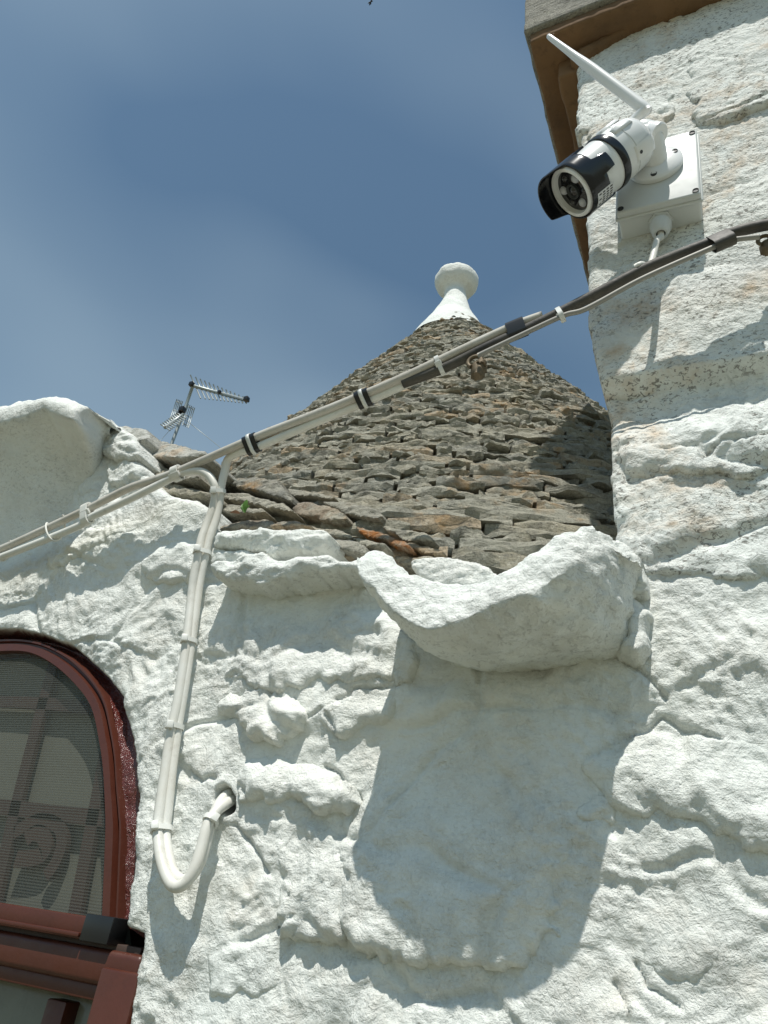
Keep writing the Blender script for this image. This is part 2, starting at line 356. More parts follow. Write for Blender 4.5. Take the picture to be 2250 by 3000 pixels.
def relief(X, Z):
    p = np.stack([X, np.zeros_like(X), Z], 1); P2 = np.stack([X, Z], 1)
    q = p+np.stack([fbm(p, 9, 2, off=31.), 0*X, fbm(p, 9, 2, off=77.)], 1)*.03
    h = .013*fbm(p, 3.2, 3)+.008*ridged(q*[1, 1, 1.5], 6, 3, 5.)+.0050*fbm(q, 17, 4, .55, off=3.)
    lum = sm(fbm(p, 5, 2, off=51.), -.25, .35)
    h += (.0048*ridged(q*[1, 1, 1.3], 26, 3, 11.)+.0022*fbm(q, 80, 3, .6, off=9.)+.0028*ridged(q, 55, 2, 19.))*(.30+.70*lum)
    h += .0045*np.clip(fbm(q, 13, 3, off=61.)-.18, 0, 1)
    f1, f2, cid = cell2(np.stack([q[:, 0]*.62+.05*q[:, 2], q[:, 2]], 1), 8.5, 3)
    h += .011*(cid-.5)*sm(f2-f1, .02, .22)-.006*np.exp(-((f2-f1)/.07)**2)*sm(fbm(p, 6, 2, off=91.), -.35, .15)
    # chimney blocks: coarser hammered faces, a projecting course above the joint
    ch = sm(Z, ZC, ZC+.06)*sm(X, -.25, -.2)
    cz = np.interp(X, corn[:, 0], corn[:, 1]); ab = sm(Z-cz+.004*fbm(p, 20, 2), -.016, .003)
    h = h*(1-ch*ab*.74)+ch*(.0016*fbm(q*[1, 1, 1.6], 55, 3, .6, off=4.))
    low = ch*(1-ab); h += low*(-.026*sm(Z-cz, -.11, -.045)+.007*ridged(q*[1, 1, 1.6], 14, 3, 71.)*sm(cz-Z, .03, .07))
    for k, c in enumerate(CRACKS):
        jit = .006*fbm(p, 30, 3, off=5.*k); h -= .0055*np.exp(-((dline(P2+np.stack([jit, -jit], 1), c))/.0022)**2)
    return h
xs = np.unique(np.round(np.concatenate([np.arange(-2.6, -1.22, .02), np.arange(-1.22, .30, .0022), np.arange(.30, XR+.01, .01)]), 5))
zs = np.unique(np.round(np.concatenate([np.arange(-.02, 1.44, .03), np.arange(1.44, 3.165, .0022)]), 5))
GX, GZ = np.meshgrid(xs, zs, indexing='ij'); nX, nZ = GX.shape; X = GX.ravel(); Z = GZ.ravel()
# bounding test first: only evaluate the expensive functions where something exists
P2 = np.stack([X, Z], 1); so_ = np.full(len(X), -1.)
near = (Z < 2.45) | (X > -.2); so_[near] = sdf(P2[near], OUTER)
act = so_ > -.012
H = np.zeros(len(X)); jit = np.zeros(len(X))
pa_ = np.stack([X[act], 0*X[act], Z[act]], 1)
H[act] = relief(X[act], Z[act]); jit[act] = .004*fbm(pa_, 28, 3, off=2.)
op = np.full(len(X), -1.); k_ = act & (X > -1.7) & (X < -.5) & (Z < 2.1); op[k_] = sdf(P2[k_], OPEN)+.35*jit[k_]
ho = np.full(len(X), -1.); k_ = act & (np.abs(X-HOLE[:, 0].mean()) < .06) & (np.abs(Z-HOLE[:, 1].mean()) < .06); ho[k_] = sdf(P2[k_], HOLE)+.4*jit[k_]
so_ = so_+jit*sm(so_, -.02, .0)
Yv = -H
edge = np.clip(so_/.016, 0, 1); edge = np.where(X < XR-.03, edge, 1)
Yv += .014*(1-np.sqrt(1-(1-edge)**2))
Yv = np.where((so_ < .0012) & (X < XR-.03) & (Z < 3.15) & (Z > 0.05), .32, Yv)
Yv += .085*sm(op, -.002, .010)+.003*sm(op, -.012, -.002)
Yv += .10*sm(ho, -.001, .005)-.004*sm(ho, -.016, -.003)*(1-sm(ho, -.003, 0))
paint = np.clip(sm(op, -.003, .001), 0, 1)
FI = np.arange(nX*nZ).reshape(nX, nZ)
quad = np.stack([FI[:-1, :-1], FI[1:, :-1], FI[1:, 1:], FI[:-1, 1:]], -1).reshape(-1, 4)
fc_op = op[quad].min(1); fc_so = so_[quad].max(1); fz = Z[quad].mean(1); fx = X[quad].mean(1); fho = ho[quad].min(1)
keep = (fc_so > -.0005) & (fc_op < .013)
def submesh(name, sel, m, parent=None):
    q = quad[sel]; used, inv = np.unique(q, return_inverse=True); q = inv.reshape(-1, 4)
    co = np.stack([X[used], Yv[used], Z[used]], 1); me = bpy.data.meshes.new(name)
    me.vertices.add(len(co)); me.vertices.foreach_set('co', co.ravel()); me.loops.add(q.size); me.loops.foreach_set('vertex_index', q.ravel())
    me.polygons.add(len(q)); me.polygons.foreach_set('loop_start', np.arange(0, q.size, 4)); me.polygons.foreach_set('loop_total', np.full(len(q), 4)); me.update(calc_edges=True)
    me.polygons.foreach_set('use_smooth', np.ones(len(q), bool))
    a = me.attributes.new('paint', 'FLOAT', 'POINT'); a.data.foreach_set('value', paint[used].astype(np.float32))
    return link(name, me, m, parent)
is_ch = (fz > ZC) & (fx > -.2)
wall = tag(submesh('limewashed_wall', keep & ~is_ch, M_wall), 'lumpy whitewashed rubble wall of the trullo around the arched window', 'wall')
chim = tag(submesh('chimney', keep & is_ch, M_chim), 'weathered whitewashed stone chimney carrying the security camera', 'chimney')
# stones standing proud of the wall
def wall_stone(poly, hh, soft, parent, m):
    pl = W2(poly); pl = spline(pl, 60, True); lo, hi = pl.min(0)-.01, pl.max(0)+.01; st = .0026
    a = np.arange(lo[0], hi[0], st); b = np.arange(lo[1], hi[1], st); gx, gz = np.meshgrid(a, b, indexing='ij'); x = gx.ravel(); z = gz.ravel()
    p = np.stack([x, 0*x, z], 1); d = sdf(np.stack([x, z], 1), pl)+.020*fbm(p, 15, 4, .6, off=hh*997)
    t = np.clip((z-lo[1])/(hi[1]-lo[1]), 0, 1); ed = .007+soft*t
    prof = 1.2*np.sqrt(np.clip(1-(1-np.clip(d/ed, 0, 1))**2, 0, 1))*(1.05-.75*t)
    y = -(relief(x, z)-.0035+hh*prof+.0022*ridged(p, 24, 3, 9+hh*300)*prof+.003*fbm(p, 11, 3, off=hh*800)*prof); y = np.where(d < -.001, y+.02, y)
    fi = np.arange(len(x)).reshape(gx.shape); q = np.stack([fi[:-1, :-1], fi[1:, :-1], fi[1:, 1:], fi[:-1, 1:]], -1).reshape(-1, 4)
    q = q[(d[q].max(1) > -.001)]; us, inv = np.unique(q, return_inverse=True)
    mesh('stone', np.stack([x, y, z], 1)[us], inv.reshape(-1, 4), m, parent)
for k, (pl, hh, soft) in LEDGES.items():
    wall_stone(pl, hh, soft, chim if k in 'pqrs' else wall, M_chim if k in 'pqrs' else M_wall)
#PART2
# ------------------------------------------------------------------ rock helpers
def rock(name, poly, Y, depth, m, parent=None, bulge=.012, rough=.004, drop=0.0, n=0, seed=0, attr=None, world=False, freq=1.0, st=.0024, e=.009, tilt=0.0):
    """a stone whose outline is traced on the plane Y: a rough face with rounded edges, carried back by 'depth' metres"""
    pl = np.array(poly, float) if world else W2(poly, Y); pl = spline(pl, 70, True); lo, hi = pl.min(0)-2*st, pl.max(0)+2*st
    gx, gz = np.meshgrid(np.arange(lo[0], hi[0], st), np.arange(lo[1], hi[1], st), indexing='ij'); x = gx.ravel(); z = gz.ravel(); s = seed*3.7+pl[:, 0].mean()*11
    p = np.stack([x, np.full_like(x, s), z], 1); w_ = fbm(p, 14, 2, off=s)
    d = sdf(np.stack([x, z], 1), pl)+rough*.9*fbm(p, 24*freq, 3, .6, off=s)
    r_ = np.clip(d/e, 0, 1); prof = np.sqrt(np.clip(1-(1-r_)**2, 0, 1)); big_ = sm(d, 0, .05)
    strata = np.abs(((z+.012*w_+.1*(x-lo[0])*math.sin(s))*70*freq) % 1-.5)
    f_ = rough*(1.0*fbm(p*[1, 1, 1.7], 22*freq, 4, .6, off=s)+1.1*ridged(p*[1, 1, 1.8], 15*freq, 3, s)+.30*(strata-.25))
    y = Y+e*(1-prof)-bulge*big_-f_*(.35+.65*prof)+tilt*(z-(lo[1]+hi[1])/2)
    out_ = d < st*.3; y = np.where(out_, Y+depth, y); z2 = np.where(out_, z+drop*depth, z)
    fi = np.arange(len(x)).reshape(gx.shape); q = np.stack([fi[:-1, :-1], fi[1:, :-1], fi[1:, 1:], fi[:-1, 1:]], -1).reshape(-1, 4); q = q[d[q].max(1) > st*.3]
    us, inv = np.unique(q, return_inverse=True); o = mesh(name, np.stack([x, y, z2], 1)[us], inv.reshape(-1, 4), m, parent); autosmooth(o, 70)
    for k, v in (attr or {}).items(): a = o.data.attributes.new(k, 'FLOAT', 'POINT'); a.data.foreach_set('value', np.full(len(o.data.vertices), v, np.float32))
    return o

# ------------------------------------------------------------------ chimney cap slab
ZE = float(P(1690, 160)[2])
def slabrow(x0, y0, z0, x1, y1, z1): return np.array([(x0+x1)/2, (y0+y1)/2, (z0+z1)/2]), np.array([(x1-x0)/2, (y1-y0)/2, (z1-z0)/2])
M_brown = plastic('cap_underside_brown', (.20, .115, .055), .9, .75, (.07, .045, .028), .6)
M_cap = limestone('cap_stone', (.33, .32, .28), (.40, .37, .30), .3)
def rough_box(name, x0, y0, z0, x1, y1, z1, m, parent, nz=5, amp=.002, st=.012):
    bm = bmesh.new(); bmesh.ops.create_cube(bm, size=1)
    for v in bm.verts: v.co = Vector(((x0+x1)/2+v.co.x*(x1-x0), (y0+y1)/2+v.co.y*(y1-y0), (z0+z1)/2+v.co.z*(z1-z0)))
    bmesh.ops.bevel(bm, geom=bm.edges[:], offset=.004, segments=2, affect='EDGES', profile=.5)
    for _ in range(6):
        le = [e for e in bm.edges if e.calc_length() > st*2]
        if not le: break
        bmesh.ops.subdivide_edges(bm, edges=le, cuts=1, use_grid_fill=True)
    bmesh.ops.triangulate(bm, faces=[f for f in bm.faces if len(f.verts) > 4])
    me = bpy.data.meshes.new(name); bm.to_mesh(me); bm.free(); o = link(name, me, m, parent)
    weld_displace(o, lambda co: amp*(fbm(co, 30, 4, .6, off=x0*7)+ridged(co*[1, 1, 1.5], 18, 2, 3.))); return o
rough_box('cap_bed', -.192, -.052, ZE, XR, .60, ZE+.028, M_brown, chim)
rough_box('cap_slab', -.200, -.062, ZE+.027, XR+.01, .62, ZE+.16, M_cap, chim)
rough_box('fillet', -.150, .004, ZE-.05, -.110, .58, ZE+.002, M_brown, chim, amp=.004)
o = rock('mortar_lump', [(1668, 165), (1720, 128), (1800, 85), (1850, 62), (1855, 75), (1800, 108), (1730, 150), (1680, 178)], -.012, .05, M_brown, chim, .006, .003)

# ------------------------------------------------------------------ carved gutter spout
YF = -.128
def YS(x): return -.122+.066*float(sm(np.array(x, float), 1640, 1880))   # the right horn runs back into the chimney
def W3(pts): return np.array([P(x, y, YS(x)) for x, y in spline(pts, 150)])
inn3 = W3([(1070, 1652), (1078, 1628), (1106, 1616), (1142, 1640), (1200, 1684), (1280, 1708), (1360, 1711), (1440, 1694), (1520, 1652), (1590, 1604), (1650, 1568), (1715, 1549), (1765, 1562), (1810, 1600), (1850, 1650)])
out3 = W3([(1070, 1656), (1078, 1705), (1125, 1752), (1165, 1800), (1225, 1848), (1290, 1868), (1360, 1848), (1430, 1815), (1480, 1788), (1560, 1768), (1640, 1722), (1700, 1675), (1745, 1650), (1790, 1640), (1850, 1665)])
wallc = spline(W2([(1270, 1850), (1275, 1890), (1330, 1935), (1400, 1958), (1480, 1966), (1560, 1966), (1640, 1962), (1720, 1958), (1790, 1948), (1840, 1925), (1862, 1880), (1862, 1810), (1858, 1750), (1850, 1700)], .012), 150)
rows = []
def r3(a, y): return np.stack([a[:, 0], np.broadcast_to(y, len(a)), a[:, 1]], 1)
for t in np.linspace(0, 1, 22):
    q = inn3*(1-t)+out3*t; q[:, 1] += -.003*np.sin(np.pi*t)-.020*t; rows.append(q)
wal3 = r3(wallc, .012); c0 = inn3.mean(0)
for t in np.linspace(0, 1, 40)[1:]:
    q = rows[21]*(1-t)+wal3*t; d = q-c0; d[:, 1] = 0; d /= np.linalg.norm(d, axis=1)[:, None]+1e-9
    q = q+d*(.010*np.sin(np.pi*t)**.9); q[:, 1] = rows[21][:, 1]+(wal3[:, 1]-rows[21][:, 1])*t**1.15; rows.append(q)
inner_rows = []
for t in np.linspace(0, 1, 18)[1:]:
    q = inn3.copy(); q[:, 1] += (.17-q[:, 1])*t; q[:, 2] -= .012*min(1, t*3); inner_rows.append(q)
rows = inner_rows[::-1]+rows
V = np.concatenate(rows); spout = mesh('gutter_spout', V, gridfaces(len(rows), 150), M_cope)
weld_displace(spout, lambda co: .0050*ridged(co*[1, 1, 1.3], 24, 3, 4.)+.0042*fbm(co, 14, 3, off=8.)+.0028*fbm(co, 60, 3, .6), 1)
tag(spout, 'crescent shaped whitewashed stone gutter spout jutting from the wall', 'gutter spout')

# ------------------------------------------------------------------ whitewashed coping and the overhanging eave at the left
for k, (pl, Y, dp, bl) in enumerate([
    (zo([(-40, 1128), (200, 1100), (460, 1095), (780, 1100), (895, 1165), (700, 1285), (380, 1312), (300, 1262), (-40, 1250)], (650, 1150), 2.765), -.022, .16, .012),
    (zo([(-90, 1390), (60, 1345), (330, 1285), (480, 1345), (800, 1300), (1000, 1350), (1190, 1325), (1230, 1440), (950, 1455), (720, 1480), (450, 1520), (280, 1560), (150, 1535), (-60, 1490)], (650, 1150), 2.765), -.046, .12, .012),
    (zo([(-90, 1255), (120, 1270), (330, 1300), (330, 1350), (60, 1390), (-90, 1400)], (650, 1150), 2.765), -.016, .1, .004),
    ([(285, 1268), (340, 1246), (395, 1285), (405, 1330), (340, 1345), (290, 1318)], -.018, .25, .008),
    ([(1795, 1585), (1850, 1600), (1892, 1650), (1898, 1725), (1850, 1735), (1812, 1690)], -.030, .15, .006),
    ([(1200, 1640), (1300, 1628), (1400, 1640), (1460, 1690), (1400, 1730), (1260, 1720)], .03, .15, .006)]):
    rock('coping_stone', pl, Y, dp, M_cope, wall, bl, .006, seed=k+1, n=110, freq=1.2)
lip = spline(W2([(-420, 1330), (-200, 1275), (0, 1239), (63, 1222), (112, 1206), (131, 1197), (150, 1206), (186, 1222), (236, 1235), (287, 1256), (326, 1270)], -.10), 120)
s_ = np.linspace(0, 1, 120); lipY = -.118+.085*sm(s_, .82, 1.0)
lip = []
for (px, py), yy in zip(spline([(-420, 1330), (-200, 1275), (0, 1239), (63, 1222), (112, 1206), (131, 1197), (150, 1206), (186, 1222), (236, 1235), (287, 1256), (326, 1270)], 120), lipY): lip.append(P(px, py, yy))
lip = np.array(lip)
top = np.array([P(px, py, yy+.012) for (px, py), yy in zip(spline([(-420, 1290), (-200, 1235), (0, 1197), (72, 1180), (165, 1168), (228, 1184), (304, 1218), (352, 1256)], 120), lipY)])
wl = np.array([P(px, py, .012) for px, py in spline([(-420, 1830), (-200, 1770), (0, 1700), (70, 1672), (130, 1640), (170, 1575), (232, 1490), (262, 1420), (300, 1330), (330, 1280)], 120)])
back = top+np.stack([0*s_, .55-.35*sm(s_, .7, 1), .10-.22*sm(s_, .7, 1)], 1); rows = []
for t in np.linspace(0, 1, 14)[::-1]: rows.append(top*(1-t)+back*t+np.array([0, 0, .02*np.sin(np.pi*t)]))
for t in np.linspace(0, 1, 12)[1:]: rows.append(top*(1-t)+lip*t+np.array([0, -.008*np.sin(np.pi*t), 0]))
for t in np.linspace(0, 1, 40)[1:]:
    q = lip*(1-t)+wl*t; q[:, 1] = lip[:, 1]+(wl[:, 1]-lip[:, 1])*np.sin(t*np.pi/2)**.75; rows.append(q)
eave = mesh('roof_eave', np.concatenate(rows), gridfaces(len(rows), 120), M_cope)
weld_displace(eave, lambda co: .0075*ridged(co, 20, 3, 4.)*sm(co[:, 2], lip[:, 2].min()-.03, lip[:, 2].min()+.05)+.003*fbm(co, 12, 3, off=8.), 0)
tag(eave, 'overhanging whitewashed eave with a shaded hollow underside beside the window', 'eave')

# ------------------------------------------------------------------ weathered roof slabs running down from the left
roofL = thing('stone_roof', 'low roof of grey weathered slabs sloping down behind the wall coping', 'roof', tuple(P(800, 1500, .1)))
Z3 = lambda L: zo(L, (650, 1150), 2.765)
Z5 = lambda L: zo(L, (0, 1100), 2.37)
SL = [
    ([(250, 1215), (345, 1228), (430, 1262), (470, 1310), (430, 1345), (380, 1330), (330, 1300)], .03, .3, {'white': .6}),
    (Z5([(700, 330), (830, 310), (1000, 390), (1220, 480), (1390, 570), (1560, 640), (1450, 700), (1210, 650), (1000, 610), (870, 560), (760, 420)]), .05, .5, {'white': .35}),
    (Z5([(870, 540), (1000, 600), (1210, 650), (1420, 720), (1480, 800), (1300, 770), (1050, 690), (960, 650)]), .03, .3, {}),
    (Z5([(1000, 680), (1150, 700), (1300, 770), (1460, 830), (1560, 900), (1460, 900), (1280, 850), (1060, 830), (1010, 760)]), .02, .25, {}),
    (Z3([(-60, 640), (60, 605), (260, 640), (430, 690), (560, 820), (640, 960), (480, 900), (280, 810), (120, 750), (-60, 700)]), .07, .5, {}),
    (Z3([(-60, 740), (150, 770), (300, 830), (480, 900), (640, 1000), (660, 1050), (480, 1000), (300, 930), (120, 860), (-60, 800)]), .045, .4, {}),
    (Z3([(555, 840), (700, 850), (850, 900), (1010, 1010), (1040, 1080), (900, 1100), (700, 1030), (570, 950)]), .05, .35, {'rust': .25}),
    (Z3([(470, 720), (620, 760), (780, 810), (900, 850), (1000, 930), (860, 900), (700, 850), (560, 830)]), .09, .4, {}),
    (Z3([(740, 820), (900, 850), (1060, 880), (1200, 930), (1320, 1000), (1310, 1070), (1180, 1060), (1000, 1000), (860, 910)]), .06, .35, {}),
    (Z3([(1040, 1025), (1200, 1070), (1420, 1175), (1570, 1290), (1520, 1310), (1300, 1215), (1080, 1115)]), .035, .25, {'rust': 1.0}),
    (Z3([(600, 1020), (800, 1050), (960, 1110), (1150, 1190), (1400, 1290), (1240, 1320), (1000, 1190), (760, 1120)]), .03, .25, {}),
    (Z3([(1280, 1050), (1480, 1090), (1700, 1170), (1740, 1240), (1560, 1230), (1420, 1170), (1310, 1110)]), .05, .3, {}),
    (Z3([(870, 1140), (1050, 1170), (1200, 1270), (1190, 1345), (1000, 1310), (860, 1220)]), .012, .25, {}),
    (Z3([(-20, 1060), (190, 1010), (350, 1010), (500, 1090), (360, 1115), (-20, 1115)]), .004, .2, {'rust': .2}),
    (Z3([(430, 1030), (600, 1030), (740, 1085), (700, 1105), (500, 1105)]), .010, .2, {'rust': .2}),
    (Z3([(-40, 870), (120, 880), (300, 940), (420, 1000), (350, 1020), (180, 1000), (-40, 960)]), .025, .25, {}),
    (Z3([(1480, 1180), (1660, 1240), (1800, 1300), (1640, 1330), (1500, 1260)]), .04, .2, {}),
    (Z3([(1350, 1290), (1560, 1310), (1700, 1330), (1640, 1420), (1450, 1390)]), .035, .2, {}),
]
for k, (pl, Y, dp, at) in enumerate(SL):
    rock('roof_slab', pl, Y*1.25, dp, M_slab, roofL, .006, .0055, drop=.05, e=.006, tilt=.55, n=84, seed=k+20, attr=dict(at, tone=.13*k % .8), freq=1.1)
# the mass the slabs lie on
cr_ = spline(W2([(-100, 1300), (200, 1290), (420, 1330), (620, 1430), (900, 1520), (1200, 1640), (1300, 1720)], .14), 60)
rows = [r3(cr_-np.array([0, .5]), .10), r3(cr_-np.array([0, .012]), .10), r3(cr_+np.array([0, .02]), .3), r3(cr_+np.array([0, -.02]), 1.2)]
mesh('roof_core', np.concatenate(rows), gridfaces(4, 60), M_dark, roofL)

# ------------------------------------------------------------------ dry stone cone with its pinnacle
APX = (1330, 905)
def alpha(ph): return np.radians(33.6+3.4*np.sin(ph-math.radians(289)))
def cone_hit(A, px, py):
    v = ray(px, py); t = np.linspace(.3, 12, 24000); q = CAM+t[:, None]*v-A; r = np.hypot(q[:, 0], q[:, 1]); ph = np.arctan2(q[:, 1], q[:, 0])
    i = np.where((r < -q[:, 2]*np.tan(alpha(ph))) & (q[:, 2] < 0))[0]
    return CAM+t[i[0]]*v if len(i) else None
A0 = P(*APX, 2.0); hit = cone_hit(A0, 1420, 1655); kk = (.10-CAM[1])/(hit[1]-CAM[1]); A = CAM+(A0-CAM)*kk; hit_z = CAM[2]+(hit[2]-CAM[2])*kk
cone = thing('cone_roof', 'conical dry stone trullo roof of grey limestone courses with white pinnacle', 'roof', (A[0], A[1], 2.0))
zlow = float(hit_z)-.015; da = float(np.linalg.norm(A-CAM))
stones = []
z = zlow; top_z = P(1330, 1000, A[1])[2]
front = math.atan2(CAM[1]-A[1], CAM[0]-A[0])
ci = 0
NXg, NYg, NZg = 9, 1, 4
# unit block grid
def block_grid():
    idx = {}; V = []; Fc = []
    def vid(i, j, k):
        if (i, j, k) not in idx: idx[(i, j, k)] = len(V); V.append((i/NXg, j/NYg, k/NZg))
        return idx[(i, j, k)]
    for i in range(NXg):
        for k in range(NZg): Fc.append((vid(i, 0, k), vid(i+1, 0, k), vid(i+1, 0, k+1), vid(i, 0, k+1)))
        for j in range(NYg):
            Fc.append((vid(i, j, 0), vid(i, j+1, 0), vid(i+1, j+1, 0), vid(i+1, j, 0))); Fc.append((vid(i, j, NZg), vid(i+1, j, NZg), vid(i+1, j+1, NZg), vid(i, j+1, NZg)))
    for j in range(NYg):
        for k in range(NZg):
            Fc.append((vid(0, j, k), vid(0, j, k+1), vid(0, j+1, k+1), vid(0, j+1, k))); Fc.append((vid(NXg, j, k), vid(NXg, j+1, k), vid(NXg, j+1, k+1), vid(NXg, j, k+1)))
    return np.array(V), Fc
BG, BF = block_grid()
H0 = A[2]-zlow
while z < top_z+.015:
    fr = (z-zlow)/(A[2]-zlow); th = (.0140-.0055*fr)*(da/2.2)*random.uniform(.8, 1.25)
    if fr < .16: th *= 1.75-4.5*fr
    ph = front-math.radians(112)+random.uniform(0, .1); end = front+math.radians(112)
    rad = (A[2]-z)*math.tan(math.radians(33.6))
    while ph < end:
        wd = th*random.choice([2.2, 3., 3.8, 4.6, 5.8, 7.5])*random.uniform(.85, 1.15); dph = wd/max(rad, .05)
        dph = min(dph, .8)
        stones.append((ph, dph, z, th*random.uniform(.88, 1.06), random.uniform(-.009, .011), random.uniform(-.05, .05), random.uniform(-.5, .5), random.random()))
        ph += dph
    z += th*.97; ci += 1
def stone_vf(sidx, ph, dph, z, th, out_, tl, lean, tone):
    g = BG.copy(); gap = .0024*da/2.2; r0 = A[2]-z
    wd = dph*r0*math.tan(math.radians(33.6)); a = ph+gap/max(r0*.66, .05)+g[:, 0]*(dph-2*gap/max(r0*.66, .05))
    # rounded ends and edges
    ex = np.minimum(g[:, 0], 1-g[:, 0])*wd; ez = np.minimum(g[:, 2], 1-g[:, 2])*th
    rnd = np.where(g[:, 1] == 0, np.maximum(0, 1-ex/(.5*th))**2*.16*th+np.maximum(0, 1-ez/(.26*th))**2*.10*th, 0)
    wdg = 1+2.2*tl*(g[:, 0]-.5)*(1 if sidx % 2 else -1)*4; zz = z+.06*th+(g[:, 2]-.5)*th*np.clip(wdg, .55, 1.15)+.5*th+tl*(g[:, 0]-.5)*wd*.5
    setback = np.tan(alpha(a))*(A[2]-z-th*g[:, 2]*(.55+.3*lean))
    rr = setback+out_-rnd-g[:, 1]*.13*(da/2.2)
    p = np.stack([A[0]+rr*np.cos(a), A[1]+rr*np.sin(a), zz], 1)
    n = .009*fbm(p*[1, 1, 2.6], 18, 3, .6, off=sidx*1.7)+.010*ridged(p*[1, 1, 2.6], 34, 2, sidx*.9)
    k = np.where(g[:, 1] == 0, 1, .25)*da/2.2; p += np.stack([np.cos(a)*n*k, np.sin(a)*n*k, .35*n*np.where(g[:, 1] == 0, 1, .2)], 1)
    return p
info = []
for i, s in enumerate(stones):
    am = s[0]+s[1]/2; r = (A[2]-s[2])*math.tan(float(alpha(am))); c = np.array([A[0]+r*math.cos(am), A[1]+r*math.sin(am), s[2]+s[3]/2]); q = pj(c)
    vis = -60 < q[0] < 1810 and 960 < q[1] < 1760 and math.cos(am-front) > .05 and not (q[0] < 560)
    # slabs, spout and chimney hide some
    hid = (q[1] > 1350+.42*(q[0]-700)+60 and q[0] < 1150) or (q[1] > 1720) or (q[0] > 1795)
    d = np.linalg.norm(c-CAM); info.append((vis and not hid, s[1]*r*s[3]*max(.05, math.cos(am-front))/d**2))
order = sorted([i for i in range(len(stones)) if info[i][0]], key=lambda i: -info[i][1])[:300]; big = set(order)
rest = []; tone_rest = []
for i, s in enumerate(stones):
    v = stone_vf(i, *s)
    if i in big:
        o = mesh('stone', v, BF, M_stone, cone); autosmooth(o, 38)
    else: rest.append((v, BF)); tone_rest.append(np.full(len(v), s[7], np.float32))
v, f = join_vf(rest); o = mesh('stone_courses', v, f, M_stone, cone); o['kind'] = 'stuff'; autosmooth(o, 38)
a = o.data.attributes.new('tone', 'FLOAT', 'POINT'); a.data.foreach_set('value', np.concatenate(tone_rest))
a_ = np.linspace(0, 2*np.pi, 96, endpoint=False); rows = []
for zz in np.linspace(zlow, top_z, 14): rr = np.tan(alpha(a_))*(A[2]-zz)-.035*da/2.2; rows.append(np.stack([A[0]+rr*np.cos(a_), A[1]+rr*np.sin(a_), np.full(96, zz)], 1))
mesh('roof_core', np.concatenate(rows), gridfaces(14, 96, closed_m=True), M_dark, cone)
def zax(py): return float(P(1337, py, A[1])[2])
def rpx(hw, py): return hw*np.linalg.norm(P(1337, py, A[1])-CAM)/F
pr = [(120, 1024), (109, 1003), (92, 978), (76, 956), (60, 934), (47, 910), (38, 890), (33, 874), (30, 862), (30, 856), (37, 851), (49, 845), (56, 837), (58, 829), (57, 821), (50, 813), (36, 807), (18, 804), (1, 803)]
pinn = mesh('pinnacle', *lathe_vf([(rpx(a, b), zax(b)-A[2]) for a, b in [tuple(x) for x in spline(pr, 70)]], A, (0, 0, 1), seg=64), M_finial, cone)
weld_displace(pinn, lambda co: .006*fbm(co, 9, 3)+(.010*ridged(co, 24, 2, 2.))*sm(co[:, 2], zax(845), zax(815)))

# ------------------------------------------------------------------ arched window and the door beneath it
fo = [(0, 245), (250, 250), (500, 310), (750, 450), (950, 650), (1070, 860), (1130, 1100), (1180, 1400), (1200, 1700), (1230, 2000), (1240, 2212)]
fi = [(0, 390), (300, 400), (560, 520), (800, 740), (950, 960), (1030, 1300), (1070, 1600), (1090, 2000), (1090, 2212)]
ZR = 1.6375; ZB = 1.6155                                 # top and bottom of the sash rail
def arch(L, last):
    a = W2(zo(L, (0, 1800), 3.402)+zo([last], (0, 2400), 2.212), .012); a = a[a[:, 0] > XM+.02]
    a = np.concatenate([[[XM, a[0, 1]+.003]], a]); a[-1, 1] = ZR-.003; h = spline(a, 70)
    return np.concatenate([(h*[-1, 1]+[2*XM, 0])[::-1][:-1], h])
AO = arch(fo, (800, 620)); AI = arch(fi, (700, 630))
win = thing('arched_window', 'maroon half-round window with insect screen over an iron grille', 'window', (XM, .0, ZB))
prof = [(0, .045), (0, .014), (.08, .008), (.20, .008), (.26, .013), (.40, .013), (.46, .004), (.93, .003), (1.0, .008), (1.0, .03)]
mesh('frame', np.concatenate([r3(AO*(1-t)+AI*t, y) for t, y in prof]), gridfaces(len(prof), len(AO)), M_frame, win); autosmooth(bpy.data.objects['frame'], 30)
# rough glossy paint between frame and wall opening
ro = ropen[(ropen[:, 1] > ZB-.005)]; ro = np.concatenate([[[XM, ro[0, 1]]], ro]); ro = spline(ro, len(AO)//2+1); ro = np.concatenate([(ro*[-1, 1]+[2*XM, 0])[::-1][:-1], ro])
rows = []
for t in np.linspace(0, 1, 12): q = ro*(1-t)+AO*t; rows.append(r3(q, .012+.018*np.sin(np.pi*t)*np.clip((q[:, 1]-1.80)/.08, .1, 1)+.004))
o = mesh('paint_rim', np.concatenate(rows), gridfaces(12, len(AO)), M_gloss, win)
weld_displace(o, lambda co: .004*ridged(co, 40, 3, 2.)+.003*fbm(co, 25, 3))
sc = np.concatenate([AI, [AI[-1]*[1, 0]+[0, ZR-.004], AI[0]*[1, 0]+[0, ZR-.004]]])
def fan(name, pl, y, m, parent): c = pl.mean(0); return mesh(name, [(p[0], y, p[1]) for p in pl]+[(c[0], y, c[1])], [(i, (i+1) % len(pl), len(pl)) for i in range(len(pl))], m, parent, smooth=False)
fan('insect_screen', sc, .010, M_screen, win)
po = np.concatenate([AO*.5+AI*.5, [[AO[-1, 0], ZB], [AO[0, 0], ZB]]]); fan('blind', po, .038, M_panel, win)
hw = float(AO[-1, 0]-XM)
bbox('bottom_rail', (XM, .004, (ZR+ZB)/2), I3, (hw-.033, .012, (ZR-ZB)/2), M_frame, win, .0015)
bbox('rail_lip', (XM, .002, ZB+.004), I3, (hw-.034, .014, .0022), M_frame, win, .0008)
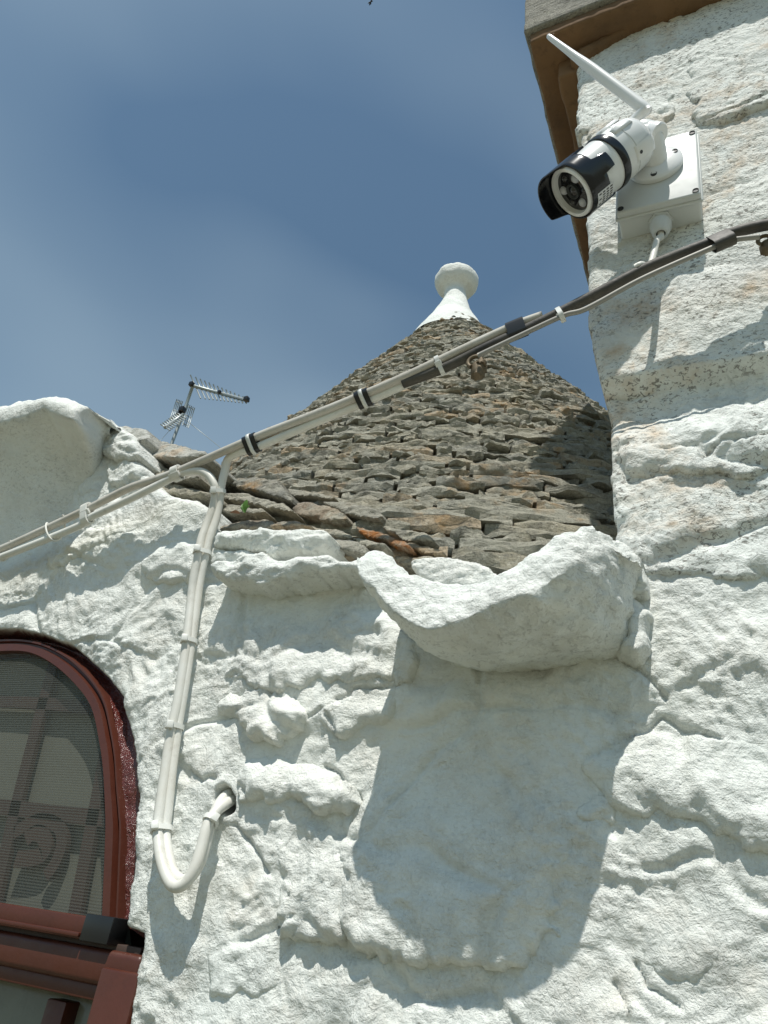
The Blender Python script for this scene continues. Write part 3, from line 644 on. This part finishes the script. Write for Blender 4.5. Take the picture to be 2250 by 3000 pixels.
for sx in (1, -1): bbox('corner_cap', (XM+sx*(hw-.012), .003, (ZR+ZB)/2+.001), I3, (.0205, .014, (ZR-ZB)/2+.002), M_tape, win, .0015)
def bar(pts, w_, y=.022, th=.007, name='bar', parent=win, m=None):
    a = spline(W2(pts, y), 24 if len(pts) > 2 else 6); t = np.gradient(a, axis=0); t /= np.linalg.norm(t, axis=1)[:, None]; n = np.stack([-t[:, 1], t[:, 0]], 1)
    V = np.concatenate([r3(a+n*w_, y), r3(a-n*w_, y), r3(a-n*w_, y+th), r3(a+n*w_, y+th)]); k = len(a); f = gridfaces(4, k, closed_n=True)+[(0, k, 2*k, 3*k), (k-1, 4*k-1, 3*k-1, 2*k-1)]
    return mesh(name, V, f, m or M_bar, parent, smooth=False)
for pts, w_ in [([(160, 1925), (62, 2290), (-20, 2640)], .0095), ([(318, 2150), (262, 2440), (212, 2700)], .0095), ([(-60, 2052), (120, 2060), (300, 2078)], .0085), ([(-60, 2356), (130, 2378), (330, 2400)], .0095),
               ([(40, 2440), (110, 2402), (170, 2420), (180, 2470), (160, 2530), (132, 2566)], .0085), ([(75, 2460), (100, 2440), (128, 2452), (128, 2500), (80, 2515), (45, 2515)], .010)]: bar(pts, w_)
door = thing('door', 'maroon framed door top with mottled glass below the arched window', 'door', (XM, .0, 0.0))
ZD = 1.5635; xr = -.590
bbox('dark_backing', (XM, .075, 1.0), I3, (xr-XM+.03, .004, 1.0), M_bar, door, .0005)  # added dark panel, blocks the sunlit ground showing through the gaps
bbox('shade_gap_strip', (XM, .016, 1.6115), I3, (xr-XM-.01, .010, .0050), M_bar, door, .001)  # dark strip filling the gap over the transom, its shade put in as colour
bbox('transom', (XM, .020, 1.594), I3, (xr-XM, .022, .0165), M_frame, door, .006, 3)
bbox('transom_bead', (XM, .028, 1.5705), I3, (xr-XM-.02, .022, .0072), M_frame, door, .0015)
for sx in (1, -1): bbox('jamb', (XM+sx*(xr-XM-.018), .017, .8), I3, (.026, .026, .795), M_frame, door, .003)
bbox('pane', (XM, .048, .80), I3, (xr-XM-.03, .003, .78), M_door, door, .0005)
for k in (-1, -.0, 1): bbox('muntin', (XM+k*.345*.96, .036, .78), I3, (.0145, .012, .775), M_frame, door, .002)
bbox('stile', (XM+.02, .030, .78), I3, (.02, .014, .77), M_frame, door, .002)
bbox('kick_rail', (XM, .030, .12), I3, (xr-XM-.04, .013, .11), M_frame, door, .002)

# ------------------------------------------------------------------ overhead bundle of conduits and the drooping pair
def path(pts, n=160, dx=0, k=1.0):
    return spline(np.array([P(x+(dx if 1450 < y < 2500 else 0), y, Y*k) for x, y, Y in pts]), n)
PA = path([(-160, 1672, -.040), (0, 1610, -.042), (148, 1543, -.045), (266, 1487, -.05), (380, 1430, -.052), (506, 1387, -.052), (700, 1303, -.055), (787, 1266, -.055), (903, 1222, -.055), (1050, 1163, -.055), (1200, 1098, -.055), (1350, 1027, -.055), (1500, 958, -.055), (1590, 925, -.055)], 260)
PB = path([(-160, 1690, -.044), (0, 1634, -.046), (228, 1543, -.05), (262, 1518, -.054), (380, 1463, -.056), (506, 1399, -.056), (532, 1386, -.056), (580, 1380, -.054), (610, 1393, -.05), (627, 1418, -.045), (631, 1440, -.040), (629, 1469, -.036), (621, 1500, -.034), (606, 1538, -.034), (591, 1580, -.036), (581, 1629, -.036),
           (570, 1686, -.033), (562, 1749, -.030), (545, 1900, -.030), (522, 2050, -.030), (501, 2150, -.031), (482, 2280, -.032), (469, 2370, -.034), (463, 2430, -.036), (470, 2510, -.041), (489, 2570, -.044), (512, 2598, -.045), (545, 2586, -.044), (572, 2540, -.042), (592, 2480, -.038), (608, 2420, -.034), (634, 2378, -.024), (668, 2352, -.006), (695, 2338, .03)], 360, dx=-1, k=.88)
PC = path([(1590, 943, -.058), (1500, 975, -.058), (1300, 1076, -.058), (1150, 1143, -.058), (1060, 1182, -.058), (903, 1247, -.058), (751, 1311, -.058), (700, 1325, -.056), (668, 1345, -.052), (660, 1375, -.046), (651, 1410, -.042), (646, 1440, -.038), (645, 1462, -.034), (640, 1492, -.031), (631, 1530, -.030), (615, 1576, -.031), (605, 1618, -.030), (595, 1659, -.028), (583, 1722, -.026), (566, 1850, -.025), (543, 2000, -.026),
           (521, 2130, -.026), (505, 2250, -.027), (491, 2380, -.028), (485, 2440, -.030), (491, 2500, -.034), (507, 2556, -.037), (530, 2578, -.038), (556, 2572, -.038), (585, 2528, -.036), (604, 2470, -.032), (616, 2420, -.027), (640, 2360, -.014), (668, 2328, .004), (690, 2318, .035)], 360, dx=-1, k=.80)
PD = path([(1180, 1124, -.050), (1300, 1078, -.050), (1420, 1020, -.051), (1520, 975, -.053), (1637, 918, -.056), (1760, 855, -.060), (1880, 792, -.061), (1975, 752, -.061), (2077, 712, -.061), (2156, 680, -.059), (2250, 658, -.055), (2380, 640, -.05)], 150)
PE = path([(1400, 1042, -.066), (1520, 985, -.066), (1650, 925, -.068), (1719, 904, -.068), (1881, 817, -.068), (2077, 730, -.066), (2138, 705, -.064), (2225, 694, -.058)], 120)
def conduit(pts, r, m, label, cat='conduit', seg=14):
    return tag(tube('conduit' if cat == 'conduit' else 'steel_rope', pts, r, m, seg=seg), label, cat, 'conduits along the wall' if cat == 'conduit' else None)
conduit(PA, .0062, M_pvc2, 'upper grey conduit of the slanting overhead bundle, running from the left edge')
conduit(PB, .0060, M_pvc, 'white conduit curling over from the left bundle down into the front of the loop')
conduit(PC, .0060, M_pvc, 'conduit coming from the right, dropping behind the other one into the loop')
conduit(PD, .0070, M_tubeD, 'blackened conduit crossing the chimney below the junction box')
rope = PE.copy(); conduit(rope, .0034, M_steel, 'thin steel support rope under the blackened conduit on the chimney', 'rope', 8)
def near(path_, px): q = np.array([pj(p) for p in path_]); i = int(((q-px)**2).sum(1).argmin()); t = path_[min(i+1, len(path_)-1)]-path_[max(i-1, 0)]; return path_[i], t/np.linalg.norm(t)
def near_plane(path_, c, t):
    d = (path_-c)@t; k = np.linalg.norm(path_-c, axis=1)+50*np.abs(d); return path_[int(k.argmin())]
def strap_vf(cs, t, r, wd, th=.0012, n=40):
    """a band round one or more tubes: convex hull of circles, in the plane across t"""
    cs = np.array(cs); t = t/np.linalg.norm(t); u = np.cross(t, [.1, .9, .3]); u /= np.linalg.norm(u); v = np.cross(t, u); c0 = cs.mean(0)
    a = np.linspace(0, 2*np.pi, n, endpoint=False); q = np.stack([(cs-c0)@u, (cs-c0)@v], 1); L = []
    for ang in a:
        d = np.array([math.cos(ang), math.sin(ang)]); k = (q@d).argmax(); L.append((q[k], d))
    R_ = []
    for rr, s in ((r, -1), (r+th, -1), (r+th, 1), (r, 1)):
        R_.append(np.array([c0+(p[0]+d[0]*rr)*u+(p[1]+d[1]*rr)*v+t*s*wd/2 for p, d in L]))
    return np.concatenate(R_), gridfaces(4, n, closed_n=True, closed_m=True), c0, u, v
def tie(px, paths, wd, m, name, label, cat, group, r=.0068, th=.0013, head=True, extra=None):
    c, t = near(paths[0], px); cs = [c]+[near_plane(p, c, t) for p in paths[1:]]
    v, f, c0, u, w_ = strap_vf(cs, t, r, wd, th); root = mesh(name, v, f, m); tag(root, label, cat, group); autosmooth(root, 40)
    if head:
        d = CAM-c0; d -= t*(d@t); d /= np.linalg.norm(d); e = np.cross(t, d)
        bbox('tie_head', cs[0]+d*(r+th+.001)+e*.003, (t, d, e), (wd*.75, .0025, .004), m, root, .0008)
    return root
GT = 'white cable ties on the conduits'; GB = 'black tape bands round the bundle'
for px, pth, lab in [((640, 1440), [PB, PC], 'white cable tie at the top of the drooping conduits under the overhead bundle'), ((588, 1617), [PB, PC], 'white cable tie round the pair of conduits level with the coping'),
                     ((552, 1878), [PB, PC], 'white cable tie round the straight conduits between coping and window top'), ((511, 2132), [PB, PC], 'white cable tie round the straight conduits beside the window arch'),
                     ((465, 2424), [PB, PC], 'white cable tie on the left leg of the conduit loop'), ((617, 2405), [PB, PC], 'white cable tie on the right leg of the loop near the wall hole'),
                     ((1290, 1072), [PA, PC, PD], 'white cable tie on the bundle just left of the hanging hook'), ((1637, 918), [PD, PE], 'white cable tie on the dark conduit next to the chimney edge')]:
    tie(px, pth, .006, M_tie, 'cable_tie', lab, 'cable tie', GT)
for px, lab in [((262, 1500), 'white saddle clip holding the bundle on the wall under the eave'), ((516, 1385), 'white saddle clip where the conduit curls away from the bundle')]:
    tie(px, [PA, PB], .012, M_pvc, 'saddle_clip', lab, 'clip', 'saddle clips', r=.0070, th=.003)
for px, lab, wh in [((735, 1302), 'black tape band with white tie on the bundle by the skyline', 1), ((1065, 1170), 'black tape band with white tie on the bundle in front of the cone', 1), ((1513, 965), 'black tape band over the conduit ends against the sky', 0), ((2105, 708), 'dark tape band on the blackened conduit near the eye bolt', 0)]:
    pth = [PA, PC, PD] if px[0] == 1513 else ([PD, PE] if px[0] > 2000 else [PA, PC]); w_ = .020 if wh else .024
    o = tie(px, pth, w_, M_tape if px[0] < 2000 else M_tubeD, 'tape_band', lab, 'tape', GB, r=.0068, th=.0012, head=False)
    if wh:
        c, t = near(pth[0], px); cs = [c]+[near_plane(p, c, t) for p in pth[1:]]; v, f, *_ = strap_vf(cs, t, .0081, .0055, .0012); mesh('white_tie', v, f, M_tie, o)
for px, lab in [((170, 1540), 'thin wire twisted round the left bundle under the eave'), ((18, 1620), 'thin wire wrapped round the bundle at the left picture edge')]:
    c, t = near(PA, px); i = int(np.linalg.norm(PA-c, axis=1).argmin()); b = near_plane(PB, c, t); m_ = (c+b)/2; h_ = (c-b)/2; nn = np.cross(t, h_); nn /= np.linalg.norm(nn)
    L_ = [m_+h_*1.75*math.cos(k)+nn*.0098*math.sin(k)+t*(k/(2*math.pi)-.6)*.035 for k in np.linspace(0, 2.2*math.pi, 40)]
    tag(tube('binding_wire', np.array(L_), .0016, M_pvc, seg=8), lab, 'wire', 'binding wires')
# hanging hook and eye bolt
def hook(px, py, Y, label, name, s=1.0):
    c = P(px, py, Y); root = thing(name, label, 'hook', tuple(c))
    k = np.linspace(-.6, 4.2, 26); ring = np.stack([c[0]+.009*s*np.cos(k), np.full(26, c[1]), c[2]-.012*s+.009*s*np.sin(k)], 1); tube('ring', ring, .003*s, M_brass, root, 8)
    o = rock('clamp', [(0.007, .012), (.011, .0), (.004, -.014), (-.007, -.010), (-.010, .004), (-.004, .013)], 0, .012, M_brass, None, .003, .0012, n=30, world=True)
    for v in o.data.vertices: v.co = Vector((v.co.x*s+c[0]+.002, v.co.y*s+c[1], v.co.z*s+c[2]-.02*s))
    o.parent = root; o.matrix_parent_inverse = parent_inv(root)
    lathe('bolt', [(0, 0), (.0045*s, 0), (.0045*s, .018*s), (.007*s, .018*s), (.007*s, .023*s), (0, .023*s)], c+np.array([.004, .002, -.034*s]), (.2, .1, 1), M_brass, root, 16)
hook(1392, 1040, -.056, 'small brassy hook dangling beneath the bundle in front of the cone', 'bundle_hook')
hook(2236, 688, -.045, 'rusty eye bolt fixing the steel rope to the chimney', 'eye_bolt', .8)
# ------------------------------------------------------------------ junction box
ex = np.array([math.cos(.06), 0, -math.sin(.06)]); ey = np.array([0, 1., 0]); ez = np.array([math.sin(.06), 0, math.cos(.06)]); BX = (ex, ey, ez)
b0 = P(1800, 630, -.045); b1 = P(2060, 572, -.045); wdt = (b1-b0)@ex; ctr = (b0+b1)/2+ez*.0735; LY = -.046
boxr = thing('junction_box', 'light grey plastic junction box on the chimney below the security camera', 'junction box', (ctr[0], 0, ctr[2]))
bbox('housing', np.array([ctr[0], -.012, ctr[2]]), BX, (wdt/2-.003, .022, .0715), M_boxg, boxr, .004, 3)
bbox('lid_rim', np.array([ctr[0], -.0355, ctr[2]]), BX, (wdt/2, .0022, .0745), M_boxg, boxr, .002, 3)
bbox('lid', np.array([ctr[0], -.0415, ctr[2]]), BX, (wdt/2-.0022, .0055, .0722), M_boxg, boxr, .0035, 4)
for sx in (-1, 1):
    for sz in (-1, 1):
        c = np.array([ctr[0], -.0478, ctr[2]])+ex*sx*(wdt/2-.0085)+ez*sz*.0648
        lathe('screw', [(.0001, -.0006), (.0030, -.0006), (.0037, .0004), (.0041, .0004), (.0041, -.003)], c, (0, -1, 0), M_rub, boxr, 20)
gl = ctr-ez*.0715; gl = np.array([gl[0]+.001, -.020, gl[2]])
gr = lathe('cable_gland', [(.0001, 0), (.0135, 0), (.0135, .006), (.0125, .007), (.0125, .009), (.0142, .0095), (.0142, .018), (.0122, .021), (.0115, .027), (.0085, .030), (.0062, .030), (.0062, .024)], gl, -ez, M_boxg, boxr, 36)
lathe('gland_seal', [(.0062, .0295), (.0046, .0285), (.0046, .02)], gl, -ez, M_rub, gr, 24)
lathe('lock_nut', [(.0145, -.0008), (.0162, 0), (.0162, .0045), (.0145, .0055)], gl, -ez, M_boxg, gr, 6)
gp = gl-ez*.026; cb = spline(np.array([gp, gp-ez*.012, gp-ez*.028+np.array([-.004, -.010, 0]), P(1905, 775, -.050), near(PD, (1880, 792))[0]+np.array([.0, -.004, .006]), near(PD, (1860, 802))[0]+np.array([0, -.004, .006])]), 40)
tag(tube('camera_cable', cb, .0042, M_pvc, seg=12), 'short grey cable dropping from the junction box gland to the conduit', 'cable')
# ------------------------------------------------------------------ security camera
camr = thing('security_camera', 'white and black bullet security camera with stubby aerial on the junction box', 'camera', (ctr[0], LY, ctr[2]))
B = P(1922, 490, -.047)
lathe('mount_base', [(.0001, .0125), (.020, .0125), (.026, .010), (.0335, .0085), (.0355, .0065), (.0355, .0006), (.034, 0), (.0001, 0)], B, (0, -1, 0), M_camw, camr, 64)
for an in (20, 140, 262):
    c = B+np.array([.0275*math.cos(math.radians(an)), -.0098, .0275*math.sin(math.radians(an))]); lathe('screw_hole', [(.0001, .0), (.0034, 0), (.0038, .0008), (.0042, .0004), (.0042, -.002)], c, (0, -1, 0), M_rub, camr, 20)
v0 = ray(1677, 562); r2 = ray(1677-77, 562+63); wv = r2-v0*(r2@v0); wv /= np.linalg.norm(wv); ax = .82*wv-.57*v0; ax /= np.linalg.norm(ax)
J = P(1906, 392, -.086)
# point of the ray through the lens centre that lies closest to the line J + s*ax
n_ = np.cross(v0, ax); s2 = np.cross(J-CAM, ax)@n_/(n_@n_); FP = CAM+v0*s2
Lb = float((FP-J)@ax); print('camera axis', ax, 'front', FP, 'length to joint', Lb, 'stub', J-B)
up = np.array([0, 0, 1.])-ax*ax[2]; up /= np.linalg.norm(up); side = np.cross(ax, up)    # toward the viewer's right/below
RB = .0365
def cyl(prof, name, m, parent=camr, seg=64): return lathe(name, prof, FP, ax, m, parent, seg)
body = cyl([(.0285, -.004), (.0300, .0035), (.0345, .0035), (.0355, .001), (.0360, -.012), (RB, -.03), (RB, -.088), (.0352, -.112), (.032, -.121), (.024, -.126), (.0001, -.127)], 'body', M_camw)
cyl([(.0368, -.0595), (.0382, -.0600), (.0386, -.0615), (.0386, -.0695), (.0382, -.071), (.0368, -.0715)], 'black_ring', M_black)
cyl([(.0001, -.003), (.0288, -.003), (.0296, -.0005)], 'face_glass', M_glass)
cyl([(.0365, -.0885), (.0369, -.0888), (.0369, -.0898), (.0365, -.0901)], 'seam', M_boxg, body)
lens = cyl([(.0105, -.003), (.0105, .0008), (.0088, .0012), (.0072, -.0008)], 'lens', M_rub); cyl([(.0001, .0022), (.003, .0016), (.0055, .0004), (.0072, -.001)], 'lens_glass', M_glass, lens, 32)
for k in range(6):
    an = k*math.pi/3+.3; c = FP+ax*(-.003)+(math.cos(an)*up+math.sin(an)*side)*.0195
    big_ = k % 2 == 0; rr = .0062 if big_ else .0048
    lathe('led', [(rr, 0), (rr*.9, rr*.35), (rr*.6, rr*.62), (.0001, rr*.75)], c, ax, M_led if big_ else M_glass, camr, 20)
# black front shell with stepped rear edge and visor
def phi_of(v): v = v-ax*(v@ax); return math.atan2(v@side, v@up)
def imgdir(dx, dy): d = ray(1677+dx, 562+dy)-v0; d -= ax*(d@ax); return d/np.linalg.norm(d)
viewr = -v0-ax*((-v0)@ax); viewr /= np.linalg.norm(viewr); phv = math.atan2(viewr@side, viewr@up); sg = 1 if phv > 0 else -1
na = 144; ph = np.linspace(-np.pi, np.pi, na, endpoint=False); pn = phi_of(imgdir(-63, -77)+.9*viewr); pL = phi_of(imgdir(63, 77)+.75*viewr); pr1 = phi_of(imgdir(-63, -77)+.1*viewr); pr2 = phi_of(imgdir(-63, -77)*.8+.8*viewr); pH = phi_of(imgdir(63, 77)*.5+viewr)
rel = np.abs((ph-pn+np.pi) % (2*np.pi)-np.pi)
hb = -.046+.022*(1-sm(rel, .40, .50)); hb = np.where(np.abs(ph) > 2.6, -.030, hb); vis_ = .024*(1-sm(np.abs(ph), 1.05, 1.35)); hf = .0015+vis_
rows = []
for t, rr in [(0, .0366), (0, .0388), (.03, .0392), (.25, .0393), (.5, .0393), (.75, .0393), (.97, .0392), (1, .0388), (1, .0370), (.6, .0368)]:
    h = hb+(hf-hb)*t; h = np.where((rr < .0369) & (t == .6), np.minimum(h, -.002), h)
    rows.append(FP+ax*h[:, None]+rr*(np.cos(ph)[:, None]*up+np.sin(ph)[:, None]*side))
sh = mesh('sun_shield', np.concatenate(rows), gridfaces(len(rows), na, closed_m=True), M_black, camr); autosmooth(sh, 45)
def patch(name, p0, p1, h0, h1, r, m, parent):
    a = np.linspace(p0, p1, 14); V = [FP+ax*h+r*(np.cos(a)[:, None]*up+np.sin(a)[:, None]*side) for h in (h0, h1)]; return mesh(name, np.concatenate(V), gridfaces(2, 14), m, parent)
lb = patch('label', pL-.27, pL+.27, -.036, -.006, .03955, M_label, sh)
for k in range(5):
    for j in range(3 if k % 2 else 4):
        q = pL-.22+.095*k; h0 = -.033+j*.0068; patch('print', q, q+.05, h0, h0+.0045, .03965, M_ink, lb)
# raised lug on top and the service hatch
def lug(phc, w_, h0, h1, r, m, name, parent, n=10):
    a = np.linspace(phc-w_, phc+w_, n); rows = []
    for hh, dr in [(h0, -.003), (h0, .0), (h0+.004, r), (h1-.004, r), (h1, 0), (h1, -.003)]:
        e = np.minimum(1, np.minimum(a-a[0], a[-1]-a)/(w_*.25)); rows.append(FP+ax*hh+((RB+dr*np.where(dr > 0, e, 1))[:, None] if hasattr(dr*e, '__len__') else RB)*(np.cos(a)[:, None]*up+np.sin(a)[:, None]*side))
    return mesh(name, np.concatenate(rows), gridfaces(len(rows), n), m, parent)
lug(pr1, .22, -.110, -.076, .0035, M_camw, 'top_rib', camr); lug(pr2, .16, -.110, -.078, .0030, M_camw, 'top_rib', camr)
lug(pH, .30, -.118, -.084, .0012, M_camw, 'service_hatch', camr)
c = FP+ax*(-.092)+(.0376)*(math.cos(pH)*up+math.sin(pH)*side); lathe('hatch_screw', [(.0001, .0008), (.0022, .0008), (.0026, -.001)], c, math.cos(pH)*up+math.sin(pH)*side, M_rub, camr, 16)
# arm: stub from the base, knuckle, neck into the body
hx = np.cross(ax, [0, -1, 0]); hx /= np.linalg.norm(hx); 
lathe('arm', [(.0001, -.004), (.0165, -.004), (.0165, .004), (.0158, float(np.linalg.norm(J-B))*.8), (.013, float(np.linalg.norm(J-B))), (.0001, float(np.linalg.norm(J-B))+.004)], B+np.array([0, -.008, 0]), (J-B), M_camw, camr, 40)
kn = lathe('knuckle', [(.0001, -.0165), (.0145, -.0165), (.0165, -.0145), (.0165, -.003), (.0160, -.0022), (.0160, .0022), (.0165, .003), (.0165, .0145), (.0145, .0165), (.0001, .0165)], J, hx, M_camw, camr, 40)
for s_ in (-1, 1): lathe('pivot_screw', [(.0001, .0004), (.003, .0004), (.0033, .0012), (.0045, .0012), (.0048, -.001)], J+hx*s_*.0168, hx*s_, M_boxg, kn, 20)
bk = FP-ax*.124; d_ = bk-J
if np.linalg.norm(d_) > .004: tube('neck', np.array([J, J+d_*.5, bk+ax*.01]), [.014, .015, .017], M_camw, camr, 32)
# aerial
q0 = P(1872, 342, -.095); q1 = P(1893, 322, -.098); q2 = P(1604, 104, -.150)
cn = bk+ax*.022+up*.030
tube('aerial_socket', np.array([cn, (cn+q1)/2, q1]), [.0085, .0075, .0072], M_camw, camr, 24)
tt = np.array([-.02, 0, .06, .30, .52, .60, .68, .80, .97, .99, 1.0]); rr = [.0065, .0078, .0082, .0082, .0080, .0074, .0062, .0052, .0042, .0036, .0015]
tube('aerial', np.array([q1+(q2-q1)*t for t in tt]), rr, M_camw, camr, 24)

# ------------------------------------------------------------------ television aerial on the roof behind
YA = 4.0
def ap(zx, zy, Y=YA): return P(zx/5.352+450, zy/5.352+1080, Y)
aer = thing('television_aerial', 'thin rooftop television aerial mast with two spiky antennas against the sky', 'aerial', tuple(ap(290, 1160)))
basez = ap(250, 1300); 
tube('mast', np.array([basez-np.array([.06, 0, 1.0]), ap(290, 1160), ap(480, 660), ap(620, 255)]), .020, M_alu, aer, 8)
boom0, boom1 = ap(590, 262), ap(1485, 508); tube('boom', np.array([boom0, boom1]), .020, M_alu, aer, 8)
for k in range(13):
    t = .08+.86*(k/12)**.9; c = boom0*(1-t)+boom1*t; hl = 135*(1-t)+32; d = ap(740+hl*.42, 300+hl*.95)-ap(740-hl*.42, 300-hl*.95); tube('element', np.array([c-d*.62, c+d*.62]), .0085, M_alu, aer, 6)
for zx, zy, s_ in [(1480, 505, .028), (1055, 392, .020), (620, 270, .028), (475, 670, .034), (420, 735, .024)]:
    bbox('clamp', ap(zx, zy)-np.array([0, .03, 0]), I3, (s_, s_, s_), M_tape, aer, .01)
tube('lower_boom', np.array([ap(460, 720, YA-.05), ap(180, 925, YA-.3)]), .020, M_alu, aer, 8)
for k in range(9):
    t = .1+.11*k; c = ap(460, 720, YA-.05)*(1-t)+ap(180, 925, YA-.3)*t; d = ap(60, 34)-ap(-60, -34); tube('element', np.array([c-d*.5, c+d*.5]), .0085, M_alu, aer, 6)
for (a0, a1, b0_, b1_, n) in [((365, 480), (250, 810), (455, 515), (345, 850), 5), ((545, 560), (450, 890), (645, 615), (545, 930), 5)]:
    for k in range(n):
        t = k/(n-1); p0 = np.array(a0)*(1-t)+np.array(b0_)*t; p1 = np.array(a1)*(1-t)+np.array(b1_)*t; tube('reflector_rod', np.array([ap(*p0, YA+.1), ap(*p1, YA+.1)]), .0055, M_alu, aer, 6)
    for k in range(3):
        t = k/2*.8+.1; p0 = np.array(a0)*(1-t)+np.array(a1)*t; p1 = np.array(b0_)*(1-t)+np.array(b1_)*t; tube('reflector_rod', np.array([ap(*p0, YA+.1), ap(*p1, YA+.1)]), .0055, M_alu, aer, 6)
tube('guy_wire', np.array([ap(500, 800), ap(1150, 1320)]), .0032, M_alu, aer, 6); tube('guy_wire', np.array([ap(330, 880), ap(60, 1180)]), .0026, M_alu, aer, 6)
hz = float(basez[2])-.95
house = thing('neighbouring_house', 'plain house behind the roofs carrying the television aerial', 'house', (-6.2, 5.5, 0))
bbox('walls', (-6.6, 5.6, hz/2-.05), I3, (1.9, 1.9, hz/2-.06), M_wall, house, .03); bbox('roof', (-6.6, 5.6, hz-.06), I3, (2.0, 2.0, .06), M_stone, house, .02)
# ------------------------------------------------------------------ sprout on the slabs, a swift high up
c = P(718, 1502, .0); pl_ = thing('sprout', 'tiny green sprout with a dry leaf growing between the roof slabs', 'plant', tuple(c))
def leaf(c, d, n, ln, wd, m, name='leaf'):
    d = np.array(d, float)/np.linalg.norm(d); sd_ = np.cross(d, n); sd_ /= np.linalg.norm(sd_); V = []
    for t in np.linspace(0, 1, 7): wq = wd*math.sin(math.pi*min(1, t*.95+.03))**.7; b = c+d*ln*t+np.array(n)*.12*ln*math.sin(math.pi*t); V += [b-sd_*wq, b-np.array(n)*wq*.25, b+sd_*wq]
    mesh(name, V, gridfaces(7, 3), m, pl_)
leaf(c, (.1, -.3, 1), (0, -1, .2), .020, .005, M_leaf); leaf(c, (-.35, -.2, .9), (.3, -1, .2), .016, .0045, M_leaf); leaf(c, (.6, -.3, .6), (0, -1, .5), .013, .004, M_leaf); leaf(c+np.array([-.006, -.004, -.003]), (-.9, -.2, .1), (0, -1, .6), .016, .005, M_litter, 'dry_leaf')
u_ = ray(1085, 6); bc = CAM+u_*22; bx = R.T.T@np.array([1, 0, 0]); by = R@np.array([0, 1., 0]); bz = R@np.array([0, 0, 1.])
def bp(a, b, cc=0): return bc+bx*a+by*b+bz*cc
bird = thing('bird', 'tiny dark bird flying at the top edge of the sky', 'bird', tuple(bc))
tube('body', np.array([bp(.07, .03), bp(.05, .02), bp(.0, .0), bp(-.04, -.02), bp(-.07, -.04)]), [.003, .010, .016, .012, .002], M_bird, bird, 10)
for s_ in (1, -1):
    wv_ = [bp(.02, .01, 0), bp(.045+.02*s_, .06*s_, .02), bp(.02+.05*s_, .11*s_, .03), bp(.0+.03*s_, .06*s_, .02), bp(-.02, -.005, 0)]; wv_ += [p-bz*.006 for p in wv_]
    mesh('wing', wv_, [(0, 1, 3, 4), (1, 2, 3), (5, 9, 8, 6), (6, 8, 7), (0, 5, 6, 1), (1, 6, 7, 2), (2, 7, 8, 3), (3, 8, 9, 4)], M_bird, bird)
